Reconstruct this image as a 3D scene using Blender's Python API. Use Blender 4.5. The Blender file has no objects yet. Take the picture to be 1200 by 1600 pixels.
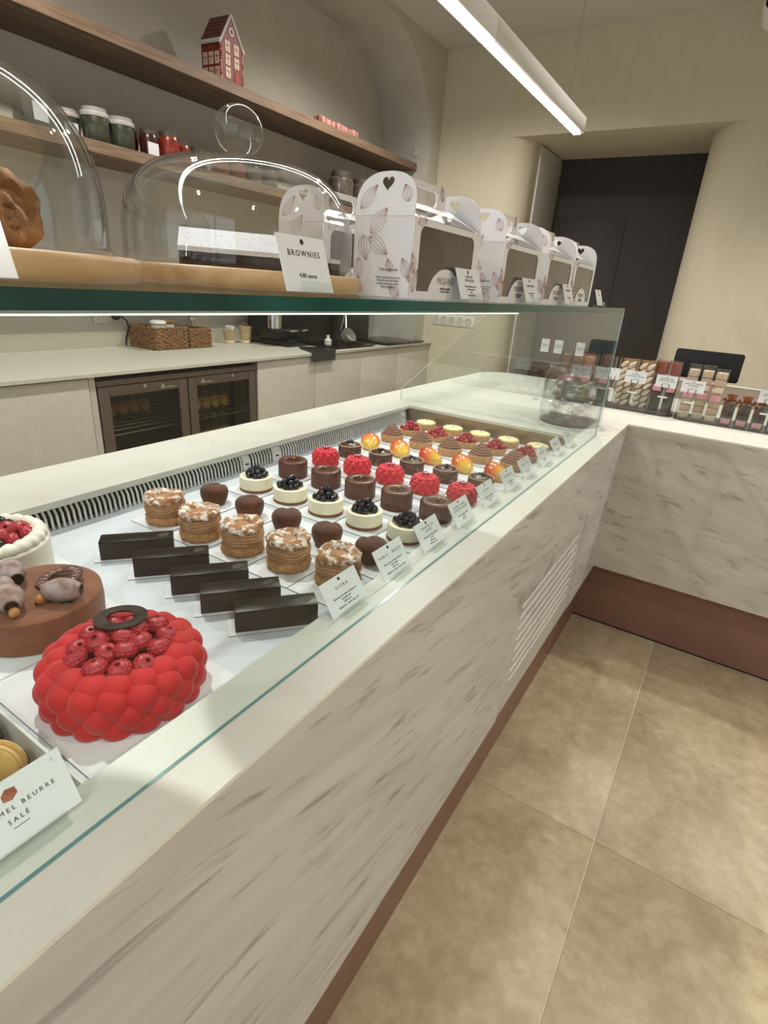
import bpy, bmesh, math, random
from mathutils import Vector, Matrix
random.seed(7)
PI = math.pi
sc = bpy.context.scene
COL = sc.collection
# ------------------------------------------------------------------ camera
CAMZ = 1.302
cd = bpy.data.cameras.new('camera')
cam = bpy.data.objects.new('camera', cd); COL.objects.link(cam)
cam.location = (0, 0, CAMZ)
cam.rotation_euler = (math.radians(67.273), math.radians(-3.883), math.radians(32.727))
cd.sensor_fit = 'VERTICAL'; cd.sensor_height = 36.0
cd.lens = 844.7 / 1600 * 36.0
cd.clip_start = 0.01; cd.clip_end = 60
sc.camera = cam
# ------------------------------------------------------------------ world, exposure
w = bpy.data.worlds.new('daylight'); sc.world = w; w.use_nodes = True
bg = w.node_tree.nodes['Background']
bg.inputs['Color'].default_value = (0.86, 0.93, 1.0, 1); bg.inputs['Strength'].default_value = 1.3
sc.view_settings.view_transform = 'Standard'
sc.view_settings.look = 'None'
sc.view_settings.gamma = 1.0
sc.view_settings.use_curve_mapping = False
sc.view_settings.exposure = 0.05
sc.cycles.max_bounces = 8
sc.cycles.transparent_max_bounces = 24
sc.cycles.caustics_reflective = False
sc.cycles.caustics_refractive = False
sc.cycles.sample_clamp_indirect = 4.0
sc.cycles.use_denoising = True
LIGHT = dict(spot=42.0, strip=25.0, shelf_led=6.5)

# ------------------------------------------------------------------ materials
def lin(c):
    o = []
    for v in c[:3]:
        v = v / 255.0
        o.append(v / 12.92 if v <= .04045 else ((v + .055) / 1.055) ** 2.4)
    return (o[0], o[1], o[2], 1.0)

MATS = {}
def mat(name, c, rough=.5, metal=0.0, c2=None, scale=20.0, detail=4.0, bump=0.0, bscale=None, stretch=(1, 1, 1),
        lo=.35, hi=.65, coat=0.0, sss=0.0, spec=None, emit=None, rot=(0, 0, 0), sheen=0.0, alpha=None):
    if name in MATS: return MATS[name]
    m = bpy.data.materials.new(name); m.use_nodes = True
    nt = m.node_tree; b = nt.nodes['Principled BSDF']
    b.inputs['Base Color'].default_value = lin(c)
    b.inputs['Roughness'].default_value = rough
    b.inputs['Metallic'].default_value = metal
    if coat: b.inputs['Coat Weight'].default_value = coat; b.inputs['Coat Roughness'].default_value = .08
    if sss:
        b.inputs['Subsurface Weight'].default_value = sss
        b.inputs['Subsurface Radius'].default_value = (.012, .006, .004); b.inputs['Subsurface Scale'].default_value = .5
    if spec is not None: b.inputs['Specular IOR Level'].default_value = spec
    if sheen: b.inputs['Sheen Weight'].default_value = sheen
    if emit: b.inputs['Emission Color'].default_value = lin(emit[0]); b.inputs['Emission Strength'].default_value = emit[1]
    if alpha is not None: b.inputs['Alpha'].default_value = alpha
    if c2 is not None or bump:
        tc = nt.nodes.new('ShaderNodeTexCoord'); mp = nt.nodes.new('ShaderNodeMapping')
        mp.inputs['Scale'].default_value = stretch; mp.inputs['Rotation'].default_value = rot
        nt.links.new(tc.outputs['Object'], mp.inputs['Vector'])
    if c2 is not None:
        n = nt.nodes.new('ShaderNodeTexNoise'); n.inputs['Scale'].default_value = scale; n.inputs['Detail'].default_value = detail
        nt.links.new(mp.outputs['Vector'], n.inputs['Vector'])
        r = nt.nodes.new('ShaderNodeValToRGB')
        r.color_ramp.elements[0].position = lo; r.color_ramp.elements[1].position = hi
        r.color_ramp.elements[0].color = lin(c); r.color_ramp.elements[1].color = lin(c2)
        nt.links.new(n.outputs['Fac'], r.inputs['Fac']); nt.links.new(r.outputs['Color'], b.inputs['Base Color'])
    if bump:
        n2 = nt.nodes.new('ShaderNodeTexNoise'); n2.inputs['Scale'].default_value = bscale or scale * 3; n2.inputs['Detail'].default_value = 3
        nt.links.new(mp.outputs['Vector'], n2.inputs['Vector'])
        bp = nt.nodes.new('ShaderNodeBump'); bp.inputs['Strength'].default_value = bump; bp.inputs['Distance'].default_value = .004
        nt.links.new(n2.outputs['Fac'], bp.inputs['Height']); nt.links.new(bp.outputs['Normal'], b.inputs['Normal'])
    MATS[name] = m
    return m

def glass(name, tint=(.955, .982, .972), base=.018, rough=0.0, gain=.85):
    """thin clear pane: see-through plus Schlick mirror reflection on each face"""
    if name in MATS: return MATS[name]
    m = bpy.data.materials.new(name); m.use_nodes = True
    nt = m.node_tree; nt.nodes.clear()
    out = nt.nodes.new('ShaderNodeOutputMaterial'); mix = nt.nodes.new('ShaderNodeMixShader')
    tr = nt.nodes.new('ShaderNodeBsdfTransparent'); gl = nt.nodes.new('ShaderNodeBsdfGlossy')
    tr.inputs['Color'].default_value = (*tint, 1); gl.inputs['Roughness'].default_value = rough
    lw = nt.nodes.new('ShaderNodeLayerWeight'); lw.inputs['Blend'].default_value = .5
    pw = nt.nodes.new('ShaderNodeMath'); pw.operation = 'POWER'; pw.inputs[1].default_value = 5
    ma = nt.nodes.new('ShaderNodeMath'); ma.operation = 'MULTIPLY_ADD'; ma.inputs[1].default_value = gain; ma.inputs[2].default_value = base
    nt.links.new(lw.outputs['Facing'], pw.inputs[0]); nt.links.new(pw.outputs[0], ma.inputs[0])
    nt.links.new(ma.outputs[0], mix.inputs['Fac']); nt.links.new(tr.outputs[0], mix.inputs[1]); nt.links.new(gl.outputs[0], mix.inputs[2])
    nt.links.new(mix.outputs[0], out.inputs['Surface'])
    MATS[name] = m
    return m

def ramp_mat(name, stops, axis='Z', lo=0., hi=1., rough=.4, coat=0., noise=0., nscale=30):
    """colour of the thing itself running along one of its own axes"""
    m = mat(name, (128, 128, 128), rough=rough, coat=coat)
    nt = m.node_tree; b = nt.nodes['Principled BSDF']
    tc = nt.nodes.new('ShaderNodeTexCoord'); sx = nt.nodes.new('ShaderNodeSeparateXYZ'); nt.links.new(tc.outputs['Object'], sx.inputs[0])
    mr = nt.nodes.new('ShaderNodeMapRange'); mr.inputs['From Min'].default_value = lo; mr.inputs['From Max'].default_value = hi
    nt.links.new(sx.outputs[axis], mr.inputs['Value'])
    val = mr.outputs[0]
    if noise:
        n = nt.nodes.new('ShaderNodeTexNoise'); n.inputs['Scale'].default_value = nscale; nt.links.new(tc.outputs['Object'], n.inputs['Vector'])
        a = nt.nodes.new('ShaderNodeMath'); a.operation = 'MULTIPLY_ADD'; a.inputs[1].default_value = noise; nt.links.new(n.outputs['Fac'], a.inputs[0])
        s = nt.nodes.new('ShaderNodeMath'); s.operation = 'SUBTRACT'; s.inputs[1].default_value = noise * .5
        nt.links.new(val, a.inputs[2]); nt.links.new(a.outputs[0], s.inputs[0]); val = s.outputs[0]
    r = nt.nodes.new('ShaderNodeValToRGB'); nt.links.new(val, r.inputs['Fac'])
    el = r.color_ramp.elements
    el[0].position = stops[0][0]; el[0].color = lin(stops[0][1]); el[1].position = stops[-1][0]; el[1].color = lin(stops[-1][1])
    for p, c in stops[1:-1]:
        e = el.new(p); e.color = lin(c)
    nt.links.new(r.outputs['Color'], b.inputs['Base Color'])
    return m

def marble(name, base, vein, dark, amount, rot, sv=(2.0, 2.0, 17)):
    """pale stone with short drawn-out grey-brown streaks"""
    m = mat(name, base, rough=.38)
    nt = m.node_tree; b = nt.nodes['Principled BSDF']
    tc = nt.nodes.new('ShaderNodeTexCoord'); mp = nt.nodes.new('ShaderNodeMapping')
    mp.inputs['Rotation'].default_value = rot
    nt.links.new(tc.outputs['Object'], mp.inputs['Vector'])
    sc_ = nt.nodes.new('ShaderNodeVectorMath'); sc_.operation = 'MULTIPLY'; sc_.inputs[1].default_value = sv
    nt.links.new(mp.outputs['Vector'], sc_.inputs[0])
    n1 = nt.nodes.new('ShaderNodeTexNoise'); n1.inputs['Scale'].default_value = 3.2; n1.inputs['Detail'].default_value = 9; n1.inputs['Roughness'].default_value = .62; n1.inputs['Distortion'].default_value = .55
    nt.links.new(sc_.outputs[0], n1.inputs['Vector'])
    n2 = nt.nodes.new('ShaderNodeTexNoise'); n2.inputs['Scale'].default_value = 1.5; n2.inputs['Detail'].default_value = 4
    nt.links.new(sc_.outputs[0], n2.inputs['Vector'])
    r1 = nt.nodes.new('ShaderNodeValToRGB'); e = r1.color_ramp.elements
    e[0].position = .36; e[0].color = (0, 0, 0, 1); e[1].position = .60; e[1].color = (1, 1, 1, 1)
    nt.links.new(n2.outputs['Fac'], r1.inputs['Fac'])
    r2 = nt.nodes.new('ShaderNodeValToRGB'); e = r2.color_ramp.elements
    e[0].position = .545; e[0].color = (0, 0, 0, 1); e[1].position = .70; e[1].color = (1, 1, 1, 1)
    nt.links.new(n1.outputs['Fac'], r2.inputs['Fac'])
    x1 = nt.nodes.new('ShaderNodeMix'); x1.data_type = 'RGBA'; x1.inputs['A'].default_value = lin(base); x1.inputs['B'].default_value = lin(vein)
    s1 = nt.nodes.new('ShaderNodeMath'); s1.operation = 'MULTIPLY'; s1.inputs[1].default_value = amount
    nt.links.new(r1.outputs['Color'], s1.inputs[0]); nt.links.new(s1.outputs[0], x1.inputs['Factor'])
    x2 = nt.nodes.new('ShaderNodeMix'); x2.data_type = 'RGBA'; x2.inputs['B'].default_value = lin(dark)
    s2 = nt.nodes.new('ShaderNodeMath'); s2.operation = 'MULTIPLY'; s2.inputs[1].default_value = amount
    nt.links.new(r2.outputs['Color'], s2.inputs[0]); nt.links.new(s2.outputs[0], x2.inputs['Factor'])
    nt.links.new(x1.outputs['Result'], x2.inputs['A']); nt.links.new(x2.outputs['Result'], b.inputs['Base Color'])
    return m

def floor_stone(name):
    m = mat(name, (150, 134, 108), rough=.4)
    nt = m.node_tree; b = nt.nodes['Principled BSDF']
    g = nt.nodes.new('ShaderNodeNewGeometry')
    def noise(s, d, r, dist=0.0):
        n = nt.nodes.new('ShaderNodeTexNoise'); n.inputs['Scale'].default_value = s; n.inputs['Detail'].default_value = d; n.inputs['Roughness'].default_value = r; n.inputs['Distortion'].default_value = dist
        nt.links.new(g.outputs['Position'], n.inputs['Vector']); return n
    def ramp(src, p0, c0, p1, c1):
        r = nt.nodes.new('ShaderNodeValToRGB'); e = r.color_ramp.elements
        e[0].position = p0; e[0].color = lin(c0); e[1].position = p1; e[1].color = lin(c1); nt.links.new(src, r.inputs['Fac']); return r
    n1 = noise(3.4, 14, .68, .4); n2 = noise(26, 8, .7); n3 = noise(9, 12, .75, .8)
    r1 = ramp(n1.outputs['Fac'], .34, (156, 139, 112), .66, (194, 179, 150))
    r2 = ramp(n2.outputs['Fac'], .3, (222, 217, 208), .7, (255, 255, 255))
    r3 = ramp(n3.outputs['Fac'], .60, (255, 255, 255), .74, (196, 178, 156))
    m1 = nt.nodes.new('ShaderNodeMix'); m1.data_type = 'RGBA'; m1.blend_type = 'MULTIPLY'; m1.inputs['Factor'].default_value = 1
    nt.links.new(r1.outputs['Color'], m1.inputs['A']); nt.links.new(r2.outputs['Color'], m1.inputs['B'])
    m2 = nt.nodes.new('ShaderNodeMix'); m2.data_type = 'RGBA'; m2.blend_type = 'MULTIPLY'; m2.inputs['Factor'].default_value = 1
    nt.links.new(m1.outputs['Result'], m2.inputs['A']); nt.links.new(r3.outputs['Color'], m2.inputs['B'])
    nt.links.new(m2.outputs['Result'], b.inputs['Base Color'])
    bp = nt.nodes.new('ShaderNodeBump'); bp.inputs['Strength'].default_value = .08; bp.inputs['Distance'].default_value = .003
    nt.links.new(n2.outputs['Fac'], bp.inputs['Height']); nt.links.new(bp.outputs['Normal'], b.inputs['Normal'])
    return m

# ------------------------------------------------------------------ mesh helpers
class MB:
    def __init__(s): s.v = []; s.f = []; s.mi = []
    def add(s, vs, fs, mi=0):
        k = len(s.v); s.v += [tuple(p) for p in vs]
        for f in fs: s.f.append(tuple(i + k for i in f)); s.mi.append(mi)
        return s
    def box(s, x0, x1, y0, y1, z0, z1, mi=0, M=None, bev=0.0):
        if bev:
            bm = bmesh.new(); bmesh.ops.create_cube(bm, size=1)
            for q in bm.verts: q.co = Vector(((x0 + x1) / 2 + q.co.x * (x1 - x0), (y0 + y1) / 2 + q.co.y * (y1 - y0), (z0 + z1) / 2 + q.co.z * (z1 - z0)))
            bmesh.ops.bevel(bm, geom=bm.edges[:], offset=bev, segments=2, affect='EDGES', profile=.5)
            bm.verts.index_update(); vs = [q.co.copy() for q in bm.verts]; fs = [[q.index for q in f.verts] for f in bm.faces]; bm.free()
        else:
            vs = [Vector((x, y, z)) for z in (z0, z1) for y in (y0, y1) for x in (x0, x1)]
            fs = [(0, 2, 3, 1), (4, 5, 7, 6), (0, 1, 5, 4), (2, 6, 7, 3), (0, 4, 6, 2), (1, 3, 7, 5)]
        if M is not None: vs = [M @ q for q in vs]
        return s.add(vs, fs, mi)
    def lathe(s, prof, n=24, c=(0, 0, 0), fn=None, mi=0, M=None, cap=True):
        vs = []; fs = []
        for i, (r, z) in enumerate(prof):
            for k in range(n):
                a = 2 * PI * k / n
                if fn: rr, zz = fn(a, i, r, z)
                else: rr, zz = r, z
                vs.append(Vector((c[0] + rr * math.cos(a), c[1] + rr * math.sin(a), c[2] + zz)))
        m = len(prof)
        for i in range(m - 1):
            for k in range(n):
                k2 = (k + 1) % n
                fs.append((i * n + k, i * n + k2, (i + 1) * n + k2, (i + 1) * n + k))
        if cap:
            if prof[0][0] > 1e-6: fs.append(tuple(range(n - 1, -1, -1)))
            if prof[-1][0] > 1e-6: fs.append(tuple((m - 1) * n + k for k in range(n)))
        if M is not None: vs = [M @ q for q in vs]
        return s.add(vs, fs, mi)
    def ball(s, c, r, n=12, m=8, mi=0, sc_=(1, 1, 1), M=None):
        prof = [(max(1e-7, math.sin(PI * i / m)), -math.cos(PI * i / m)) for i in range(m + 1)]
        vs = []; fs = []
        vs.append(Vector((0, 0, -1)))
        for i in range(1, m):
            for k in range(n):
                a = 2 * PI * k / n; vs.append(Vector((prof[i][0] * math.cos(a), prof[i][0] * math.sin(a), prof[i][1])))
        vs.append(Vector((0, 0, 1)))
        for k in range(n): fs.append((0, 1 + (k + 1) % n, 1 + k))
        for i in range(m - 2):
            for k in range(n):
                k2 = (k + 1) % n; fs.append((1 + i * n + k, 1 + i * n + k2, 1 + (i + 1) * n + k2, 1 + (i + 1) * n + k))
        t = len(vs) - 1
        for k in range(n): fs.append((t, 1 + (m - 2) * n + k, 1 + (m - 2) * n + (k + 1) % n))
        o = []
        for q in vs:
            p = Vector((q.x * r * sc_[0], q.y * r * sc_[1], q.z * r * sc_[2]))
            if M is not None: p = M @ p
            o.append(p + Vector(c))
        return s.add(o, fs, mi)
    def tube(s, pts, r, n=8, mi=0, closed=False):
        pts = [Vector(p) for p in pts]; rings = []
        up = Vector((.13, .21, 1)).normalized()
        L = len(pts)
        for i, p in enumerate(pts):
            a = pts[(i - 1) % L] if (closed or i > 0) else p; b = pts[(i + 1) % L] if (closed or i < L - 1) else p
            t = (b - a).normalized(); u = t.cross(up)
            if u.length < 1e-4: u = t.cross(Vector((1, 0, 0)))
            u.normalize(); v = t.cross(u)
            rr = r[i] if isinstance(r, (list, tuple)) else r
            rings.append([p + u * rr * math.cos(2 * PI * k / n) + v * rr * math.sin(2 * PI * k / n) for k in range(n)])
        vs = [q for g in rings for q in g]; fs = []
        for i in range(L if closed else L - 1):
            j = (i + 1) % L
            for k in range(n):
                k2 = (k + 1) % n; fs.append((i * n + k, i * n + k2, j * n + k2, j * n + k))
        if not closed: fs += [tuple(range(n - 1, -1, -1)), tuple((L - 1) * n + k for k in range(n))]
        return s.add(vs, fs, mi)
    def prism(s, poly, M, d, mi=0, mi_side=None):
        """polygon (local xy) pushed d along local z, then moved by M"""
        n = len(poly)
        vs = [M @ Vector((x, y, 0)) for x, y in poly] + [M @ Vector((x, y, d)) for x, y in poly]
        s.add(vs, [tuple(range(n - 1, -1, -1)), tuple(range(n, 2 * n))], mi)
        k = len(s.v) - 2 * n
        for i in range(n):
            j = (i + 1) % n
            s.f.append((k + i, k + j, k + n + j, k + n + i)); s.mi.append(mi if mi_side is None else mi_side)
        return s
    def mesh(s, name, mats, smooth=True, ang=35):
        me = bpy.data.meshes.new(name); me.from_pydata(s.v, [], s.f); me.update()
        bm = bmesh.new(); bm.from_mesh(me); bmesh.ops.recalc_face_normals(bm, faces=bm.faces[:]); bm.to_mesh(me); bm.free()
        for m in (mats if isinstance(mats, (list, tuple)) else [mats]): me.materials.append(m)
        me.polygons.foreach_set('material_index', s.mi)
        if smooth:
            me.polygons.foreach_set('use_smooth', [True] * len(me.polygons)); me.set_sharp_from_angle(angle=math.radians(ang))
        return me

def obj(name, geo, mats=None, parent=None, loc=None, rot=None, smooth=True, ang=35, M=None):
    me = geo if isinstance(geo, bpy.types.Mesh) else geo.mesh(name, mats, smooth, ang)
    o = bpy.data.objects.new(name, me); COL.objects.link(o)
    if parent: o.parent = parent
    if M is not None: o.matrix_local = M
    if loc: o.location = loc
    if rot: o.rotation_euler = rot
    return o
def tag(o, label, cat, group=None, kind=None):
    if label: o['label'] = label
    if cat: o['category'] = cat
    if group: o['group'] = group
    if kind: o['kind'] = kind
    return o
def thing(name, label, cat, loc=(0, 0, 0), rz=0.0, group=None, M=None):
    o = bpy.data.objects.new(name, None); COL.objects.link(o); o.empty_display_size = .02
    if M is not None: o.matrix_local = M
    else: o.location = loc; o.rotation_euler = (0, 0, rz)
    return tag(o, label, cat, group)
def struct(name, geo, m, parent=None, **k):
    o = obj(name, geo, m, parent, **k)
    if parent is None: o['kind'] = 'structure'
    return o
def dup(root, label, loc=None, rz=None, parent=None):
    c = root.copy(); COL.objects.link(c)
    if parent is not None: c.parent = parent
    if label: c['label'] = label
    if loc is not None: c.location = loc
    if rz is not None: c.rotation_euler = (c.rotation_euler[0], c.rotation_euler[1], rz)
    for ch in list(root.children): dup(ch, None, parent=c)
    return c
def frame(origin, ax, up):
    """matrix whose x is ax, y is up, z is the outward normal"""
    x = Vector(ax).normalized(); y = Vector(up).normalized(); z = x.cross(y).normalized(); y = z.cross(x)
    M = Matrix((x, y, z)).transposed().to_4x4(); M.translation = Vector(origin)
    return M
def shape(outer, holes, d, name='plate'):
    """flat sheet with real holes, thickness d along +z"""
    cu = bpy.data.curves.new(name, 'CURVE'); cu.dimensions = '2D'; cu.fill_mode = 'BOTH'; cu.extrude = d / 2
    for pl in [outer] + holes:
        sp = cu.splines.new('POLY'); sp.points.add(len(pl) - 1)
        for p, (x, y) in zip(sp.points, pl): p.co = (x, y, 0, 1)
        sp.use_cyclic_u = True
    o = bpy.data.objects.new(name, cu); COL.objects.link(o)
    dg = bpy.context.evaluated_depsgraph_get(); me = bpy.data.meshes.new_from_object(o.evaluated_get(dg))
    bpy.data.objects.remove(o); bpy.data.curves.remove(cu)
    return me
TXT = {}
def text_mesh(body, size, spacing=1.0, line=1.0, align='CENTER', m=None):
    key = (body, size, spacing, line, align, m.name)
    if key in TXT: return TXT[key]
    cu = bpy.data.curves.new('lettering', 'FONT'); cu.body = body; cu.size = size; cu.align_x = align; cu.align_y = 'CENTER'
    cu.space_character = spacing; cu.space_line = line; cu.resolution_u = 2; cu.extrude = .00012
    o = bpy.data.objects.new('lettering', cu); COL.objects.link(o)
    dg = bpy.context.evaluated_depsgraph_get(); me = bpy.data.meshes.new_from_object(o.evaluated_get(dg)); me.name = 'lettering'
    bpy.data.objects.remove(o); bpy.data.curves.remove(cu)
    me.materials.clear(); me.materials.append(m)
    TXT[key] = me
    return me
def lettering(body, size, M, parent, m, name='lettering', **k):
    return obj(name, text_mesh(body, size, m=m, **k), parent=parent, M=M)
def rrect(x0, x1, y0, y1, r, n=5):
    o = []
    for cx, cy, a in ((x1 - r, y1 - r, 0), (x0 + r, y1 - r, PI / 2), (x0 + r, y0 + r, PI), (x1 - r, y0 + r, 1.5 * PI)):
        for i in range(n + 1): t = a + PI / 2 * i / n; o.append((cx + r * math.cos(t), cy + r * math.sin(t)))
    return o
def T(x, y, z): return Matrix.Translation((x, y, z))
def RZ(a): return Matrix.Rotation(a, 4, 'Z')
def RX(a): return Matrix.Rotation(a, 4, 'X')
def RY(a): return Matrix.Rotation(a, 4, 'Y')
# ------------------------------------------------------------------ palette
plaster = mat('plaster', (203, 194, 172), rough=.9, c2=(207, 198, 177), scale=9, bump=.5, bscale=60, stretch=(2, 2, .5))
niche_m = mat('niche_plaster', (184, 179, 168), rough=.92, c2=(190, 186, 175), scale=6, bump=.12, bscale=90)  # wall plaster greyed in its colour for the cooler light in the recess
ceil_m = mat('ceiling_paint', (200, 196, 187), rough=.95)
front_stone = marble('front_stone', (190, 187, 183), (175, 171, 166), (122, 116, 110), .8, (math.radians(14), 0, 0))
side_stone = marble('side_stone', (194, 187, 174), (178, 170, 157), (122, 112, 101), .7, (0, math.radians(-13), 0), (3.2, 3.2, 15))
lit_top_stone = marble('top_stone', (216, 214, 204), (211, 208, 197), (192, 187, 176), .4, (0, 0, math.radians(12)))  # same stone as the fronts, made paler because the top is lit
quartz = mat('quartz', (226, 223, 213), rough=.35, c2=(217, 213, 202), scale=60)
tile_m = floor_stone('floor_stone')
grout_m = mat('grout', (205, 193, 170), rough=.9)
bronze = mat('bronze_kick', (134, 100, 86), rough=.42, metal=.4)
dark_door = mat('dark_door', (54, 48, 45), rough=.6)
white_paint = mat('white_paint', (222, 219, 210), rough=.5)
white_metal = mat('white_metal', (232, 232, 230), rough=.35)
black = mat('black', (14, 14, 15), rough=.5)
black_gloss = mat('black_gloss', (10, 10, 11), rough=.18)
steel = mat('steel', (150, 144, 136), rough=.32, metal=.9)
chrome = mat('chrome', (215, 215, 215), rough=.12, metal=1)
bed_m = mat('bed_white', (206, 213, 219), rough=.4)
card_m = mat('card_white', (222, 224, 228), rough=.55)
clear = glass('clear_glass')
clear2 = glass('clear_acrylic', (.95, .97, .96), .04)
green_edge = mat('green_glass_edge', (3, 84, 78), rough=.06, c2=(2, 56, 54), scale=9, stretch=(1, 1, 1))
pale_edge = mat('pale_glass_edge', (104, 146, 148), rough=.15)
white_edge = mat('white_glass_edge', (214, 226, 220), rough=.2)
oak = mat('shelf_wood', (112, 92, 74), rough=.6, c2=(86, 68, 54), scale=5, detail=8, stretch=(8, .8, 8), bump=.08)
bamboo = mat('board_wood', (204, 170, 126), rough=.45, c2=(184, 144, 98), scale=6, detail=6, stretch=(8, 1, 6))
ink = mat('ink', (42, 40, 40), rough=.7)
led = mat('led_strip', (255, 255, 255), emit=((252, 250, 252), LIGHT['strip']))
shelf_led = mat('shelf_led', (255, 255, 255), emit=((240, 247, 255), LIGHT['shelf_led']))

# ------------------------------------------------------------------ room
XF, YF, ZC = -2.325, 4.28, 2.885
fl = struct('floor', MB().box(-3.1, 2.7, -2.8, 5.3, -.06, -.002), grout_m)
tm = MB().box(.0014, .5986, .0005, 1.1995, -.012, 0, bev=.0005).mesh('floor_tile', tile_m)
for i in range(-1, 4):
    for j in range(-3, 2):
        y0 = 1.165 + j * 1.2; x0 = .013 + i * .6
        m_ = tm
        o = obj('floor_tile', m_, parent=fl, loc=(x0 + (.6 if (i * 7 + j * 3) % 2 else 0), y0 + (1.2 if (i * 7 + j * 3) % 2 else 0), 0), rot=(0, 0, PI if (i * 7 + j * 3) % 2 else 0))
struct('ceiling', MB().box(-3.1, 2.7, -2.8, 5.3, ZC, ZC + .1), ceil_m)
# left wall with its tall round-cornered recess (y,z outline pushed back along -x)
def arc(cy, cz, r, a0, a1, n=18): return [(cy + r * math.cos(a0 + (a1 - a0) * i / n), cz + r * math.sin(a0 + (a1 - a0) * i / n)) for i in range(n + 1)]
poly = [(-2.8, 0), (-1.6, 0)] + arc(-.98, 2.22, .62, PI, PI / 2) + arc(3.5, 2.22, .62, PI / 2, 0) + [(4.12, 0), (YF + .02, 0), (YF + .02, ZC), (-2.8, ZC)]
MYZ = Matrix(((0, 0, -1, XF), (1, 0, 0, 0), (0, 1, 0, 0), (0, 0, 0, 1)))
struct('wall_left', MB().prism(poly, MYZ, .72), niche_m)
nb = MB().box(-3.04, -2.74, -1.6, 4.12, 1.30, ZC).box(-3.06, -2.985, -1.6, 4.12, 0, 1.302)
struct('wall_niche', nb, niche_m)
# far wall with the passage, its two rounded jambs and the lintel
def vprism(poly, z0, z1): return MB().prism(poly, T(0, 0, z0), z1 - z0)
PB = 5.2
pl = [(-3.1, YF)] + [(-1.79 + .17 * math.sin(a), 4.45 - .17 * math.cos(a)) for a in [PI / 2 * i / 10 for i in range(11)]] + [(-1.62, PB), (-3.1, PB)]
pr = [(2.7, YF), (2.7, PB), (-.503, PB)] + [(-.253 - .25 * math.cos(a), 4.53 - .25 * math.sin(a)) for a in [PI / 2 * i / 10 for i in range(11)]]
wb = vprism(pl, 0, 2.33); wb2 = vprism(pr, 0, 2.33); wb.add(wb2.v, wb2.f)
wb.box(-3.1, 2.7, YF, PB, 2.33, ZC)
struct('wall_back', wb, plaster)
struct('wall_right', MB().box(2.6, 2.7, -2.8, 4.3, 0, ZC), plaster)
# street side: low wall, posts and a wide shop window behind the camera
wf = MB().box(-3.1, 2.7, -2.8, -2.7, 0, .35).box(-3.1, 2.7, -2.8, -2.7, 2.6, ZC).box(-3.1, -2.3, -2.8, -2.7, .35, 2.6).box(2.3, 2.7, -2.8, -2.7, .35, 2.6)
struct('wall_front', wf, plaster)
wn = struct('window_1', MB().box(-2.3, 2.3, -2.76, -2.75, .35, 2.6), clear)
for k in range(4): obj('mullion', MB().box(-2.3 + k * 1.51, -2.24 + k * 1.51, -2.79, -2.71, .35, 2.6), black, wn)
dr = struct('door_1', MB().box(-1.619, -.504, 5.04, 5.09, 0, 2.33), dark_door)
obj('door_leaf', MB().box(-1.60, -1.02, 5.032, 5.0405, .02, 1.92, bev=.002), dark_door, dr)
struct('trim_1', MB().box(-1.6195, -1.604, 4.52, 5.038, 0, 2.318, bev=.002), mat('panel_grey', (205, 203, 197), rough=.5))
cv = thing('wall_socket_strip', 'row of five round wall sockets in a pale frame on the far wall', 'socket', (0, 0, 0))
obj('frame', MB().box(-2.245, -1.865, YF - .008, YF - .0005, 1.035, 1.118, bev=.003), white_paint, cv)
for k in range(5):
    M = T(-2.21 + k * .0735, YF - .009, 1.0765) @ RX(PI / 2)
    obj('socket', MB().lathe([(.029, 0), (.029, .003), (.024, .0035), (.022, -.004), (0.0001, -.004)], 24, M=M), mat('socket_grey', (196, 192, 182), rough=.5), cv)
vp = tag(obj('cover_plate', MB().lathe([(.0001, 0), (.034, 0), (.034, .004), (.03, .006), (.0001, .006)], 28, M=T(-2.44, 4.1199, 2.24) @ RX(PI / 2)), niche_m), 'small round blank cover plate on the arch reveal above the shelf end', 'cover plate')

# ------------------------------------------------------------------ lamps
def pendant():
    o = thing('linear_pendant', 'long slim white linear pendant light hanging over the display counter', 'pendant light', (-.80, 0, 0))
    for y0, y1 in ((-1.9, -.101), (-.099, 1.699), (1.701, 2.665)):
        obj('housing', MB().box(-.021, .021, y0, y1, 1.936, 1.99, bev=.002), white_metal, o)
        obj('diffuser', MB().box(-.0205, .006, y0 + .004, y1 - .004, 1.933, 1.9365), led, o)
    for y in (-1.2, .9, 2.46):
        obj('suspension_wire', MB().tube([(0, y, 1.99), (0, y, ZC)], .0012, 5), steel, o)
    return o
pendant()
WARM = (1.0, .955, .885)
def downlight(x, y, label, power=1.0, aim=None, size=.035, cone=130):
    o = thing('ceiling_spotlight', label, 'spotlight', (x, y, 0), group='ceiling spotlights')
    obj('canister', MB().lathe([(.0001, ZC), (.042, ZC), (.042, ZC - .11), (.036, ZC - .11), (.034, ZC - .085), (.0001, ZC - .085)], 20), white_metal, o)
    ld = bpy.data.lights.new('spot_lamp', 'SPOT'); ld.energy = LIGHT['spot'] * power; ld.color = WARM; ld.shadow_soft_size = size
    ld.spot_size = math.radians(cone); ld.spot_blend = .6
    lo = bpy.data.objects.new('spot_lamp', ld); COL.objects.link(lo); lo.parent = o; lo.location = (0, 0, ZC - .112)
    return o
downlight(-.63, 2.62, 'ceiling spotlight above the till side of the stone counter', 1.3, size=.03)
downlight(.95, 2.9, 'ceiling spotlight nearest the plain far wall', 2.4)
downlight(1.5, 1.2, 'ceiling spotlight over the customer floor opposite the side counter', 2.4)
downlight(1.3, -.6, 'ceiling spotlight over the customer floor behind the camera', 3.0)
downlight(-.6, -1.0, 'ceiling spotlight over the near end of the display counter', .8)
downlight(-1.65, .9, 'ceiling spotlight over the staff aisle beside the fridge', 2.6, cone=160)
downlight(-1.65, 3.0, 'ceiling spotlight over the staff aisle by the passage', 2.4, cone=160)
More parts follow.
